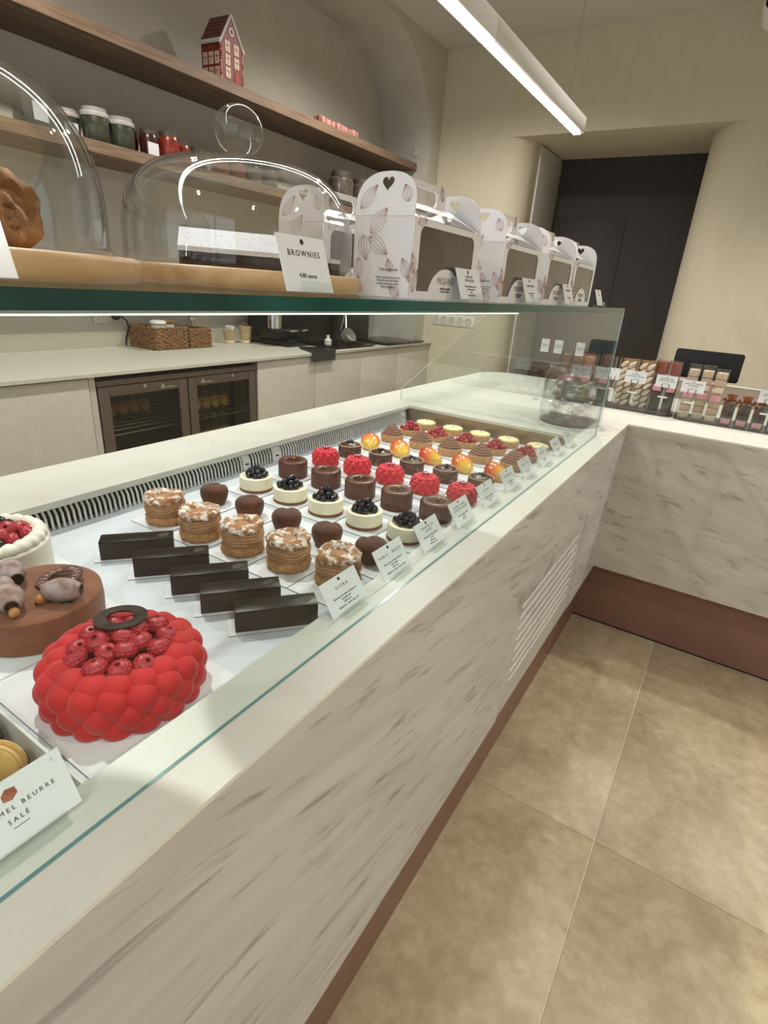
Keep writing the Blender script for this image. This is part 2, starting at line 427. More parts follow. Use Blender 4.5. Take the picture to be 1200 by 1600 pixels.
# wall lamp / camera at the top right corner of the view
so = thing('security_camera', 'small white dome camera with black lens under the ceiling', 'camera', (0, 0, 0))
Mc = T(-.315, 3.98, 2.745) @ RX(math.radians(72)) 
obj('camera_body', MB().lathe([(.0001, -.11), (.045, -.11), (.05, -.1), (.05, .02), (.046, .03), (.04, .03)], 24, M=Mc), white_metal, so)
obj('lens', MB().lathe([(.0001, .024), (.041, .024), (.041, .03), (.0001, .031)], 24, M=Mc), black_gloss, so)
obj('bracket', MB().tube([(-.315, 4.03, 2.77), (-.315, 4.05, 2.85), (-.315, 4.05, ZC)], .014, 10), white_metal, so)
obj('base', MB().lathe([(.0001, ZC - .015), (.05, ZC - .015), (.05, ZC), (.0001, ZC)], 20, c=(-.315, 4.05, 0)), white_metal, so)

# ------------------------------------------------------------------ stone counters
TOPZ = .882; BEDZ = .823
wk = [(-1.225, -1.6), (-.2976, -1.6), (-.2976, 2.222), (1.7, 2.222), (1.7, 3.13), (-1.05, 3.13)] + [(-1.05 - .175 * math.sin(a), 2.955 + .175 * math.cos(a)) for a in [PI / 2 * i / 8 for i in range(1, 8)]] + [(-1.225, 2.955)]
well = [(-1.02, -.6), (-.386, -.6), (-.386, 1.827), (-1.02, 1.827)]
me = shape(wk, [well], .010); me.materials.append(lit_top_stone)
wt = tag(obj('stone_worktop', me, loc=(0, 0, TOPZ - .005), smooth=False), 'pale cream stone worktop running in an L round the cake display', 'worktop')
obj('edge_cap', MB().box(-.2977, -.2857, -1.6, 2.2215, -.0004, .005).box(-.2857, 1.7, 2.2101, 2.2221, -.0004, .005), lit_top_stone, wt, smooth=False)
dc = thing('display_counter', 'long stone-fronted pastry display counter with a bronze plinth', 'counter')
fp = [(-1.6, .276), (1.111, .276), (1.111, .655), (1.776, .655), (1.776, .276), (2.2215, .276), (2.2215, .8765), (-1.6, .8765)]
MF = Matrix(((0, 0, -1, -.2856), (1, 0, 0, 0), (0, 1, 0, 0), (0, 0, 0, 1)))
obj('front_panel', MB().prism(fp, MF, .0119), front_stone, dc, smooth=False)
obj('carcass', MB().box(-1.2, -.36, -1.55, 3.05, .02, .79), mat('carcass', (150, 145, 138), rough=.7), dc)
obj('back_panel', MB().box(-1.215, -1.2, -1.6, 3.0, .05, .8675), white_paint, dc)
obj('kick_plate', MB().box(-.3396, -.3276, -1.6, 2.249, .001, .30), bronze, dc)
# louvred service panel set into the front
sl = [rrect(1.167 - 1.444, 1.718 - 1.444, z - .0042, z + .0042, .004, 3) for z in [.602 - .0325 * k for k in range(8)]]
vm = shape([(-.3295, .279), (.3295, .279), (.3295, .652), (-.3295, .652)], sl, .010); vm.materials.append(front_stone)
vo = obj('vent_panel', vm, parent=dc, M=Matrix(((0, 0, 1, -.2925), (1, 0, 0, 1.444), (0, 1, 0, 0), (0, 0, 0, 1))), smooth=False)
lv = MB().box(-.276, .274, -.0020, .0020, -.004, .0018, bev=.0008).mesh('louvre_slat', lit_top_stone)  # bead below each slot, paler stone painting the highlight on its lower lip
for k in range(8):
    obj('louvre_slat', lv, parent=vo, M=T(0, .602 - .0325 * k - .0068, .0048))
obj('vent_backing', MB().box(-.33, .33, .28, .65, -.012, -.0055), black, vo)
# the sunk display bed
wl = MB().box(-1.052, -1.043, -.6, 1.839, .79, .8715).box(-.386, -.376, -.6, 1.839, .79, .8715).box(-1.043, -.386, 1.827, 1.839, .79, .8715).box(-1.043, -.386, -.612, -.6, .79, .8715)
obj('well_lining', wl, mat('well_steel', (150, 132, 108), rough=.3, metal=.75), dc)
obj('display_bed', MB().box(-1.0425, -.3865, -.5995, 1.8265, .80, BEDZ), bed_m, dc)
gr = thing('air_grille', 'white slotted air grille along the back of the display bed', 'grille')
obj('top_ledge', MB().box(-1.0428, -1.0345, -.1, 1.822, .8618, .8685, bev=.001), white_metal, gr)
obj('backing', MB().box(-1.0428, -1.041, -.1, 1.822, .8235, .8618), mat('slot_black', (6, 6, 6), rough=.9), gr)
fm = MB().prism([(.0075, 0), (.0105, 0), (.0068, .028), (-.0005, .0388), (-.0045, .0388), (.003, .027)], T(0, .0019, 0) @ RX(PI / 2), .0038).mesh('fin', white_metal, smooth=False)
y = -.09
plates = (.977, 1.092, 1.79)
while y < 1.82:
    if all(abs(y - p) > .014 for p in plates): obj('fin', fm, parent=gr, loc=(-1.033, y, .8236))
    y += .0108
for p in plates:
    pt = obj('joint_plate', MB().prism([(.0, 0), (.0108, 0), (.007, .028), (0, .0388), (-.006, .0388)], T(-1.033, p + .013, .8236) @ RX(PI / 2), .026), white_metal, gr)
    obj('joint_slot', MB().box(-1.0245, -1.0232, p - .006, p + .006, .838, .842), black, pt)
# side counter with the till
sd = thing('till_counter', 'stone-fronted side counter with a tall bronze plinth', 'counter')
obj('front_panel', MB().box(-.2856, 1.7, 2.21, 2.2218, .276, .8765), side_stone, sd, smooth=False)
obj('kick_plate', MB().box(-.3276, 1.7, 2.252, 2.264, .001, .30), bronze, sd)
obj('floor_gap_strip', MB().box(-.3276, 1.7, 2.2505, 2.252, .0005, .006), black, sd)
obj('carcass', MB().box(-.32, 1.68, 2.27, 3.05, .02, .867), mat('carcass', (150, 145, 138)), sd)
obj('upstand', MB().box(-.52, 1.7, 3.085, 3.10, TOPZ + .0005, .972), mat('upstand', (150, 138, 124), rough=.5), sd)
obj('upstand_cap', MB().box(-.52, 1.7, 3.083, 3.102, .972, .9755), white_paint, sd)

# ------------------------------------------------------------------ glass
def pane(name, poly, M, d, label, edge):
    o = obj(name, MB().prism(poly, M, d, 0, 1), [clear, edge], smooth=False)
    return tag(o, label, 'glass pane')
MXZ = lambda y: Matrix(((1, 0, 0, 0), (0, 0, -1, y), (0, 1, 0, 0), (0, 0, 0, 1)))
MYZp = lambda x: Matrix(((0, 0, 1, x), (1, 0, 0, 0), (0, 1, 0, 0), (0, 0, 0, 1)))
pane('front_glass', [(-1.3, TOPZ + .0005), (1.906, TOPZ + .0005), (1.906, 1.2755), (-1.3, 1.2755)], MYZp(-.341), .004, 'upright clear glass front pane between worktop and glass shelf', pale_edge)
pane('end_glass', [(-.337, TOPZ + .0005), (-.337, 1.2755), (-.746, 1.2755), (-1.113, .926), (-1.113, TOPZ + .0005)], MXZ(1.9145), .007, 'clear end glass with a slanted back edge closing the pastry display', white_edge)
pane('glass_shelf', [(-.77, -1.3), (-.337, -1.3), (-.337, 1.915), (-.77, 1.915)], T(0, 0, 1.276), .012, 'long horizontal glass shelf with a dark green edge over the pastries', green_edge)
sl_ = thing('shelf_light', 'thin white light strip under the front edge of the glass shelf', 'light strip')
obj('strip_profile', MB().box(-.353, -.3455, -1.3, .98, 1.2735, 1.2757), white_metal, sl_)
obj('strip_lens', MB().box(-.3525, -.346, -1.3, .98, 1.2725, 1.2736), shelf_led, sl_)
# ------------------------------------------------------------------ pastries in the bed
CX = [-.483, -.587, -.692, -.797, -.907]
ORD = ['first', 'second', 'third', 'fourth', 'fifth']
CARDZ = BEDZ + .0019
shaded_card_edge = mat('card_edge', (138, 140, 146), rough=.6)  # sides of the white cards greyed to draw the shadow lines between them
cardmesh = MB().prism([(-.0508, -.0545), (.0508, -.0545), (.0508, .0545), (-.0508, .0545)], T(0, 0, 0), .0017, 0, 1).mesh('cake_card', [card_m, shaded_card_edge], smooth=False)
BZ = CARDZ + .0002
def row(y, proto, label, group, rots=None, ys=None, what=None):
    for i, x in enumerate(CX):
        lab = label % (ORD[i] + ' from the price tags')
        yy = y + (ys[i] if ys else 0)
        o = proto if i == 0 else dup(proto, lab)
        o['label'] = lab; o['group'] = group
        o.location = (x, yy, BZ); o.rotation_euler = (0, 0, rots[i] if rots else random.uniform(0, 6.28))
        c = obj('cake_card', cardmesh, loc=(x, y, BEDZ + .0001)); tag(c, 'white square card under the %s %s' % (what, ORD[i] + ' from the price tags'), 'cake card', 'cards under the pastries')
# --- shared small pieces
def rasp_mesh(name, m, n=39, k=18, drup=.12, R=.0093, Hh=.0135):
    prof = []
    for i in range(k + 1):
        a = PI * i / k
        prof.append((R * (math.sin(a) ** .75) + 1e-5, Hh * (1 - math.cos(a)) * .5))
    prof = prof[:-1] + [(R * .36, Hh * .99), (R * .26, Hh * .8), (R * .22, Hh * .5), (1e-5, Hh * .45)]
    def fn(a, i, r, z):
        u = i * 6.0 / k; ph = (int(u) % 2) * PI / 13
        b = 1 + drup * (abs(math.cos(6.5 * (a + ph))) ** .6 * abs(math.sin(PI * u)) ** .5 - .7)
        return (r * b if i < k else r, z)
    return MB().lathe(prof, n, fn=fn).mesh(name, m, ang=80)
rasp_m = mat('raspberry', (158, 26, 44), rough=.35, c2=(196, 48, 66), scale=160, lo=.4, hi=.7, sss=.15)
raspberry = rasp_mesh('raspberry', rasp_m)
blue_m = mat('blueberry', (14, 14, 22), rough=.16, c2=(30, 32, 48), scale=60, coat=.5)
bb = MB().lathe([(1e-5, 0), (.0035, .0004), (.0062, .0025), (.0072, .006), (.0062, .0095), (.0038, .0118), (.0026, .0122), (.002, .0112), (1e-5, .0108)], 14)
blueberry = bb.mesh('blueberry', blue_m, ang=60)
def berry_pile(parent, mesh, name, ring, z0, s=1.0, tilt=.5):
    for r, n, dz, ph in ring:
        for k in range(n):
            a = 2 * PI * k / n + ph + random.uniform(-.12, .12)
            o = obj(name, mesh, parent=parent)
            o.location = (r * math.cos(a), r * math.sin(a), z0 + dz + random.uniform(-.0008, .0008))
            o.rotation_euler = (random.uniform(-.3, .3) - tilt * math.sin(a), random.uniform(-.3, .3) + tilt * math.cos(a), random.uniform(0, 6.3))
            o.scale = [s * random.uniform(.92, 1.06)] * 3
crust_m = mat('tart_crust', (206, 162, 112), rough=.75, c2=(184, 136, 86), scale=90, bump=.3, bscale=300)
choc_m = mat('chocolate', (62, 38, 28), rough=.35, c2=(74, 46, 34), scale=40)
# A paris-brest
choux = mat('choux', (194, 146, 96), rough=.8, c2=(160, 108, 62), scale=120, lo=.35, hi=.7, bump=.9, bscale=260)
praline = mat('praline_cream', (176, 134, 94), rough=.6, c2=(156, 112, 74), scale=50)
sugar = mat('sugared_choux', (166, 116, 76), rough=.85, c2=(238, 230, 222), scale=90, detail=10, lo=.45, hi=.60, bump=1.0, bscale=200)
def make_pb():
    t = thing('paris_brest', 'x', 'pastry')
    rnd = random.Random(3)
    ph = [rnd.uniform(0, 6.28) for _ in range(30)]
    def rough(a, i, r, z): return (r * (1 + .035 * math.sin(9 * a + ph[i % 30]) + .025 * math.sin(17 * a + 2 * ph[(i + 3) % 30])), z + (.0006 * math.sin(13 * a + ph[i % 30]) if z > .002 else 0))
    obj('choux_base', MB().lathe([(.030, 0), (.0375, .001), (.0395, .006), (.0395, .013), (.037, .018), (.030, .021)], 40, fn=rough), choux, t, ang=70)
    pr = []
    n = 26
    for i in range(n + 1):
        u = i / n; pr.append((.0345 + .0042 * math.sin(u * PI) + .0016 * math.sin(u * 2 * PI * 5.0), .018 + u * .030))
    def tw(a, i, r, z): return (r * (1 + .012 * math.sin(3 * a + i * .5)), z + .0022 * math.sin(2 * a + 1.0) + .0012 * math.sin(5 * a))
    obj('praline_filling', MB().lathe([(.02, .018)] + pr + [(.02, .048)], 44, fn=tw), praline, t, ang=80)
    top = []
    for i in range(15):
        a = -.35 * PI + i / 14 * 1.45 * PI
        top.append((.0268 + .0125 * math.cos(a), .0520 + .0085 * math.sin(a)))
    def crag(a, i, r, z): return (r * (1 + .045 * math.sin(6 * a + i * .55) + .02 * math.sin(17 * a + ph[i])), z + .0016 * math.sin(6 * a + i * .9) + .0008 * math.sin(15 * a + ph[i]) + .0022 * math.sin(2 * a + 1))
    obj('choux_crown', MB().lathe(top, 48, fn=crag, cap=False), sugar, t, ang=80)
    obj('praline_centre', MB().lathe([(.0001, .0555), (.009, .0552), (.0145, .0538), (.0165, .050), (.0001, .047)], 20), mat('praline_dark', (166, 118, 78), rough=.55), t)
    return t
row(.645, make_pb(), 'cream-filled choux ring dusted with sugar, %s', 'paris-brest pastries in a row', what='choux ring', ys=[.018, .008, -.002, -.012, -.008])
# B heart-shaped cocoa mousse
cocoa = mat('cocoa_velvet', (74, 44, 30), rough=.8, spec=.25, c2=(108, 60, 34), scale=28, lo=.4, hi=.7, sheen=.2)
def make_heart():
    t = thing('cocoa_mousse', 'x', 'pastry')
    mb = MB(); n, m = 36, 18; vs = []; fs = []
    prof = [(1e-5, 0), (.019, 0), (.0225, .0012), (.0262, .008), (.0292, .018), (.0308, .027), (.0298, .034), (.0262, .0388), (.020, .0412), (.012, .0420), (.006, .0422), (1e-5, .0422)]
    def fn(a, i, r, z):
        x = r * math.cos(a); yv = r * math.sin(a)
        cle = math.exp(-(x / .006) ** 2)
        dz = -.0032 * cle * max(0, (z - .02) / .022) * max(0, min(1, (yv + .012) / .03))
        f = 1 - .06 * math.exp(-((a - PI / 2) / .3) ** 2) * (z / .042)
        pt = 1 + .03 * math.exp(-((a - 1.5 * PI) / .6) ** 2)
        return (r * f * pt, z + dz)
    obj('mousse_body', mb.lathe(prof, n, fn=fn), cocoa, t, ang=60)
    obj('base_disc', MB().lathe([(.0001, -.0001), (.0225, -.0001), (.0225, .0022), (.0001, .0022)], 24), choc_m, t)
    return t
row(.764, make_heart(), 'dark brown velvety rounded mousse with a dented top, %s', 'cocoa mousses in a row', what='brown rounded mousse', rots=[.9, .3, .7, -.2, .1])
# C blueberry cheesecakes
cheese = mat('cheesecake_cream', (240, 232, 206), rough=.55, sss=.1, c2=(236, 226, 196), scale=50)
def make_cheese():
    t = thing('blueberry_cheesecake', 'x', 'cheesecake')
    obj('biscuit_base', MB().lathe([(.0001, 0), (.0395, 0), (.0398, .003), (.0395, .0062), (.0001, .0062)], 36), mat('biscuit', (140, 98, 66), rough=.8, c2=(120, 80, 52), scale=120), t)
    obj('cheese_filling', MB().lathe([(.0001, .0063), (.0388, .0063), (.0393, .009), (.0393, .030), (.0385, .033), (.036, .0342), (.031, .0338), (.028, .031), (.0001, .0305)], 40), cheese, t)
    berry_pile(t, blueberry, 'blueberry', [(.0215, 9, .0305, 0), (.0085, 4, .033, .3), (.0135, 5, .0400, .8), (.003, 2, .0475, 0)], 0, 1.1, .4)
    return t
row(.893, make_cheese(), 'small white cheesecake topped with blueberries, %s', 'blueberry cheesecakes in a row', what='cheesecake')
# D ribbed chocolate cakes
ribbed = mat('ribbed_chocolate', (86, 46, 32), rough=.34, c2=(100, 56, 38), scale=25)
def make_rib():
    t = thing('ribbed_chocolate_cake', 'x', 'cake')
    prof = [(.0340, 0), (.0375, .0008)] + [(.0378, .001 + .038 * i / 12) for i in range(13)] + [(.036, .0425), (.033, .044), (.021, .0445), (.0195, .0435), (.0001, .0432)]
    NR = 34
    def fn(a, i, r, z):
        if 1 < i < 16:
            ph = NR * a + z * 260
            return (r - .0019 * (1 - abs(math.sin(ph * .5)) ** .6), z)
        return (r, z)
    obj('chocolate_body', MB().lathe(prof, 238, fn=fn), ribbed, t, ang=50)
    obj('glaze_pool', MB().lathe([(.0001, .0437), (.0185, .0437), (.0185, .0428)], 28), mat('glaze', (70, 40, 26), rough=.12, coat=.6), t)
    obj('hazelnut', MB().ball((.002, .001, .0465), .0042, 10, 7, sc_=(1, .8, .8)), mat('gold_nut', (176, 118, 62), rough=.4), t)
    return t
row(1.026, make_rib(), 'round chocolate cake with slanted ribs, %s', 'ribbed chocolate cakes in a row', what='ribbed chocolate cake')
# E raspberry domes
red_v = mat('red_velvet', (204, 22, 42), rough=.6, c2=(216, 34, 56), scale=20, sheen=.15)
def make_bumps(R, Hh, rows_, br, top, sn=12, sm=9):
    mb = MB()
    mb.lathe([(.0001, .001), (R * .86, .001), (R * .93, Hh * .35), (R * .88, Hh * .7), (R * .7, Hh * .9), (R * .45, Hh * .92), (.0001, Hh * .8)], 30)
    for q, (zz, rr, nn) in enumerate(rows_):
        for k in range(nn):
            a = 2 * PI * (k + .5 * (q % 2)) / nn
            mb.ball((rr * math.cos(a), rr * math.sin(a), zz), br, sn, sm, sc_=(1, 1, 1))
    for q, (zz, rr, nn, b2) in enumerate(top):
        for k in range(nn):
            a = 2 * PI * (k + .3) / nn
            mb.ball((rr * math.cos(a), rr * math.sin(a), zz), b2, sn, sm, sc_=(1, 1, .8))
    mb.v = [(x, y_, max(z, 0.0)) for x, y_, z in mb.v]
    return mb
def make_rasp_dome():
    t = thing('raspberry_mousse', 'x', 'pastry')
    obj('mousse_body', make_bumps(.0375, .046, [(.0076, .0305, 11), (.0182, .0315, 11), (.0285, .0300, 11)], .0084, [(.0372, .0240, 9, .0088), (.0412, .0135, 6, .0072)]), red_v, t, ang=80)
    obj('raspberry_core', raspberry, parent=t, loc=(0, 0, .0395))
    obj('chocolate_ring', MB().tube([(.0062 * math.cos(a), .0062 * math.sin(a), .0508) for a in [2 * PI * k / 16 for k in range(16)]], .0013, 6, closed=True), mat('pale_ring', (236, 216, 220), rough=.4), t)
    return t
row(1.163, make_rasp_dome(), 'bright red raspberry-shaped mousse cake, %s', 'raspberry mousse cakes in a row', what='red raspberry mousse')
# F chocolate praline tarts
nutty = mat('nutty_shell', (78, 48, 36), rough=.5, c2=(150, 112, 86), scale=170, detail=1, lo=.60, hi=.66, bump=.8, bscale=170)
bean = MB().ball((0, 0, 0), .0052, 12, 8, sc_=(1.35, .85, .55)).mesh('coffee_bean', mat('bean', (44, 28, 22), rough=.25))
def make_tart():
    t = thing('chocolate_tart', 'x', 'tart')
    obj('shell', MB().lathe([(.031, 0), (.0335, .001), (.0345, .006), (.0345, .032), (.0335, .0335)], 40), nutty, t)
    obj('shell_rim', MB().lathe([(.0335, .0333), (.0338, .0352), (.0325, .0358), (.0308, .0348), (.0306, .031)], 40, cap=False), mat('shell_rim', (196, 156, 126), rough=.6), t)
    obj('ganache', MB().lathe([(.0308, .031), (.028, .034), (.02, .0372), (.01, .0392), (.004, .0405), (.0001, .0415)], 32, cap=False, fn=lambda a, i, r, z: (r, z + .0009 * math.sin(3 * a + r * 220))), choc_m, t, ang=60)
    for k, (x, y_, a) in enumerate(((.004, .003, .4), (-.003, -.004, 1.3), (.003, -.006, 2.3))):
        obj('coffee_bean', bean, parent=t, loc=(x, y_, .0425 + k * .0008), rot=(.3, .2, a))
    return t
row(1.279, make_tart(), 'chocolate tart in a nutty shell with coffee beans, %s', 'chocolate praline tarts in a row', what='chocolate tart')
# G mango mousses
mango_m = ramp_mat('mango_glaze', [(0, (236, 200, 88)), (.22, (244, 184, 76)), (.42, (238, 130, 54)), (.8, (208, 60, 40))], 'X', -.034, .034, rough=.2, coat=.5, noise=.3, nscale=35)
def make_mango():
    t = thing('mango_mousse', 'x', 'pastry')
    mb = MB(); mb.ball((0, 0, 0), 1, 32, 20)
    o = []
    for x, y_, z in mb.v:
        zz = max(z, -.72); X = .0365 * x - .004 * z * x; Y = .030 * y_ * (1 + .12 * x)
        o.append((X + .004 * z, Y, (zz + .72) * .0255 * (1 + .20 * x)))
    mb.v = o
    obj('mousse_body', mb, mango_m, t, ang=60)
    return t
row(1.39, make_mango(), 'glossy orange and yellow mango-shaped mousse, %s', 'mango mousses in a row', what='mango mousse', rots=[3.0, 2.6, 3.2, 2.5, 2.2])
# H piped chocolate cones
swirl = mat('piped_ganache', (142, 100, 78), rough=.6, c2=(126, 86, 66), scale=40)
def make_cone():
    t = thing('piped_cream_tart', 'x', 'tart')
    obj('tart_shell', MB().lathe([(.0345, 0), (.0365, .001), (.0392, .021), (.0375, .0222), (.035, .0205)], 40), crust_m, t)
    pr = []; n = 64; turns = 6.0
    for i in range(n + 1):
        u = i / n; z = .020 + u * .040
        r = .0372 * (1 - u) ** .78 * (1 if u < .9 else .9)
        pr.append((max(.0006, r), z))
    def fn(a, i, r, z):
        u = i / n; ph = turns * 2 * PI * u + a
        return (max(.0004, r + .0017 * math.cos(ph) * (1 - u * .75)), z + .0006 * math.sin(ph))
    obj('piped_cream', MB().lathe(pr, 36, fn=fn), swirl, t, ang=80)
    return t
row(1.52, make_cone(), 'tart with a tall spiral cone of brown cream, %s', 'piped cream tarts in a row', what='piped cream tart')
# I raspberry tarts
def shell(t, top):
    obj('tart_shell', MB().lathe([(.0320, 0), (.0345, .001), (.0368, .020), (.0355, .0212), (.0335, .0195), (.033, .017), (.0001, .017)], 40), crust_m, t)
def make_rtart():
    t = thing('raspberry_tart', 'x', 'tart')
    shell(t, 0)
    berry_pile(t, raspberry, 'raspberry', [(.0255, 9, .0180, 0), (.010, 4, .021, .4), (.0155, 6, .0275, .2), (.0045, 2, .0365, 0)], 0, 1.0, .9)
    return t
row(1.64, make_rtart(), 'tart heaped with fresh raspberries, %s', 'raspberry tarts in a row', what='raspberry tart')
# J lemon tarts
lemon_m = mat('lemon_cream', (246, 232, 178), rough=.45, c2=(226, 196, 110), scale=75, lo=.55, hi=.72)
def make_lemon():
    t = thing('lemon_tart', 'x', 'tart')
    shell(t, 0)
    pr = [(.0345, .0195), (.0358, .0222), (.034, .0250), (.030, .0268), (.026, .0262), (.022, .0278), (.018, .0268), (.013, .0284), (.009, .0272), (.004, .0284), (.0001, .0284)]
    obj('lemon_cream', MB().lathe(pr, 60, fn=lambda a, i, r, z: (r * (1 + .012 * math.sin(12 * a + i * .8)), z + .0008 * math.sin(12 * a + i * .9))), lemon_m, t, ang=60)
    obj('lime_zest', MB().tube([(-.006, .002, .0292), (.0, .004, .030), (.007, .001, .0292)], .0006, 5), mat('zest', (110, 130, 50), rough=.5), t)
    return t
row(1.757, make_lemon(), 'lemon tart with pale piped cream, %s', 'lemon tarts in a row', what='lemon tart', ys=[-.004, 0, 0, 0, 0])

# --- opera slices on strips of card
opera_m = ramp_mat('opera_layers', [(0, (38, 24, 20)), (.2, (50, 33, 27)), (.26, (34, 22, 19)), (.48, (48, 31, 26)), (.54, (32, 21, 18)), (.78, (46, 29, 24)), (.84, (30, 20, 18)), (1, (36, 24, 20))], 'Z', 0, .034, rough=.7, noise=.06, nscale=200)
opera_top = mat('opera_glaze', (22, 15, 12), rough=.34, spec=.3)
gold = mat('gold_leaf', (26, 18, 15), rough=.5, c2=(120, 92, 60), scale=420, lo=.52, hi=.66)
def make_slice():
    t = thing('opera_slice', 'x', 'cake slice')
    obj('cake_layers', MB().box(-.06, .06, -.0165, .0165, 0, .0325, bev=.0008), opera_m, t)
    obj('glaze', MB().box(-.0602, .0602, -.0167, .0167, .0325, .0352, bev=.0009), opera_top, t)
    obj('gold_dust', MB().prism([(.034, -.006), (.044, -.009), (.052, -.004), (.054, .005), (.046, .008), (.037, .004)], T(0, 0, .0352), .0002), gold, t)
    return t
pr_ = make_slice(); A = math.radians(50); lx, ly = math.cos(A), math.sin(A)
strip = MB().prism([(-.0665, -.0215), (.0665, -.0215), (.0665, .0215), (-.0665, .0215)], T(0, 0, 0), .0014, 0, 1).mesh('slice_card', [card_m, shaded_card_edge], smooth=False)
for i, (x, y_) in enumerate([(-.507, .451), (-.583, .453), (-.659, .459), (-.752, .457), (-.846, .456)]):
    c = (x + .06 * lx - .0165 * ly, y_ + .06 * ly + .0165 * lx)
    lab = 'long dark layered chocolate slice, %s from the price tags' % ORD[i]
    o = pr_ if i == 0 else dup(pr_, lab)
    o['label'] = lab; o['group'] = 'chocolate slices laid side by side'; o.location = (c[0], c[1], BEDZ + .0017); o.rotation_euler = (0, 0, A)
    tag(obj('slice_card', strip, loc=(c[0] - .004 * lx + .001, c[1] - .004 * ly, BEDZ + .0002), rot=(0, 0, A)), 'white strip card under the dark chocolate slice %s from the price tags' % ORD[i], 'cake card', 'cards under the slices')

# --- whole cakes
def board(x, y_, s, rz, label, sy=None):
    q = sy or s
    return tag(obj('cake_board', MB().prism([(-s, -q), (s, -q), (s, q), (-s, q)], T(0, 0, 0), .0017, 0, 1), [card_m, shaded_card_edge], smooth=False, loc=(x, y_, BEDZ + .0002), rot=(0, 0, rz)), label, 'cake board', 'white boards under the whole cakes')
rc = thing('raspberry_cake', 'large red raspberry-shaped cake heaped with raspberries', 'cake', (-.53, .295, BEDZ + .002), .4)
mb = make_bumps(.093, .062, [(.008, .0750, 17), (.0235, .0770, 17), (.0385, .0745, 17)], .0195, [(.0500, .0640, 16, .0185)], 22, 15)
obj('mousse_body', mb, mat('red_velvet_big', (188, 14, 22), rough=.7, c2=(200, 20, 28), scale=14, sheen=.15), rc, ang=80)
bigr = rasp_mesh('raspberry_big', mat('raspberry_dark', (164, 30, 46), rough=.4, c2=(196, 58, 72), scale=140, lo=.4, hi=.72, sss=.15), 52, 24, .11, .0140, .0195)
rnd = random.Random(11)
for r, n, z, ph in ((.0475, 11, .0525, .1), (.0235, 6, .0575, .3), (.001, 1, .061, .8)):
    for k in range(n):
        a = 2 * PI * k / n + ph + rnd.uniform(-.08, .08)
        o = obj('raspberry', bigr, parent=rc)
        o.location = (r * math.cos(a), r * math.sin(a), z + rnd.uniform(-.001, .001))
        o.rotation_euler = (-.35 * math.sin(a) + rnd.uniform(-.25, .25), .35 * math.cos(a) + rnd.uniform(-.25, .25), rnd.uniform(0, 6)); o.scale = [rnd.uniform(.94, 1.05)] * 3
def choc_ring(parent, loc, R, col, rot, letters):
    m = mat('ring_choc_%d' % col[0], col, rough=.45, c2=tuple(int(v * .8) for v in col), scale=90)
    ro = obj('chocolate_ring', MB().lathe([(R * .52, 0), (R, 0), (R, .0022), (R * .52, .0022), (R * .52, 0)], 40, cap=False), m, parent, loc=loc, rot=rot)
    if letters:
        lm = mat('ring_ink', (206, 168, 160), rough=.6)
        s = 'MESJANO MESJANO '
        for k, ch in enumerate(s):
            if ch == ' ': continue
            a = -2 * PI * k / len(s)
            obj('letter', text_mesh(ch, R * .30, m=lm), parent=ro, M=RZ(a) @ T(0, R * .76, .0024))
    return ro
choc_ring(rc, (-.018, .029, .0765), .031, (58, 40, 34), (-.10, .02, .5), False)
obj('berry_glaze', MB().lathe([(.0001, .058), (.045, .058), (.053, .0545), (.053, .05)], 36), mat('berry_glaze', (70, 8, 14), rough=.3), rc)  # dark disc put in to darken the gaps between the berries
board(-.545, .29, .112, 0, 'white board under the red raspberry cake', .098)
ch = thing('chocolate_cake', 'round milk-chocolate velvet cake with chocolate shells and hazelnuts', 'cake', (-.742, .302, BEDZ + .002))
velvet = mat('milk_velvet', (128, 78, 50), rough=.85, c2=(116, 68, 42), scale=60, bump=.15, bscale=500, sheen=.2)
obj('cake_body', MB().lathe([(.0001, 0), (.080, 0), (.0835, .002), (.085, .03), (.0835, .0475), (.081, .0495), (.074, .0505), (.0001, .0508)], 64), velvet, ch)
choc_ring(ch, (.004, .034, .0575), .030, (92, 62, 58), (.10, -.10, .3), True)
shell_m = mat('chocolate_shell', (168, 150, 146), rough=.7, c2=(122, 92, 82), scale=60, lo=.35, hi=.65)
def choc_shell(parent, x, y_, rz, s=1.0):
    mb = MB(); pr = []
    for i in range(13):
        u = i / 12; pr.append((.0145 * s * math.sin(PI * (.14 + .72 * u)) ** .8, (u - .5) * .042 * s))
    mb.lathe(pr, 20, M=T(x, y_, .051 + .0135 * s) @ RZ(rz) @ RY(PI / 2), cap=False)
    mb.lathe([(r * .82, z) for r, z in pr], 20, M=T(x, y_, .051 + .0135 * s) @ RZ(rz) @ RY(PI / 2), cap=False)
    so_ = obj('chocolate_shell', mb, shell_m, parent, ang=60)
    obj('shell_cream', MB().ball((x, y_, .051 + .012 * s), .0105 * s, 12, 8, sc_=(1.2, 1, .95), M=RZ(rz)), mat('shell_fill', (120, 80, 60), rough=.6), so_)
for x, y_, rz, s in ((.052, .012, .7, 1.15), (.022, -.040, -.35, 1.2), (-.014, -.032, -.5, 1.0), (-.044, -.006, -.2, 1.2)): choc_shell(ch, x, y_, rz, s)
nut_m = mat('hazelnut', (190, 132, 78), rough=.45, c2=(160, 100, 52), scale=60)
for x, y_ in ((.046, -.047), (.040, -.012), (-.004, -.055), (-.034, -.040)):
    obj('hazelnut', MB().ball((x, y_, .058), .0068, 12, 9, sc_=(1, 1, 1.1)), nut_m, ch)
drop = mat('glaze_drop', (30, 16, 14), rough=.06, coat=1.0)
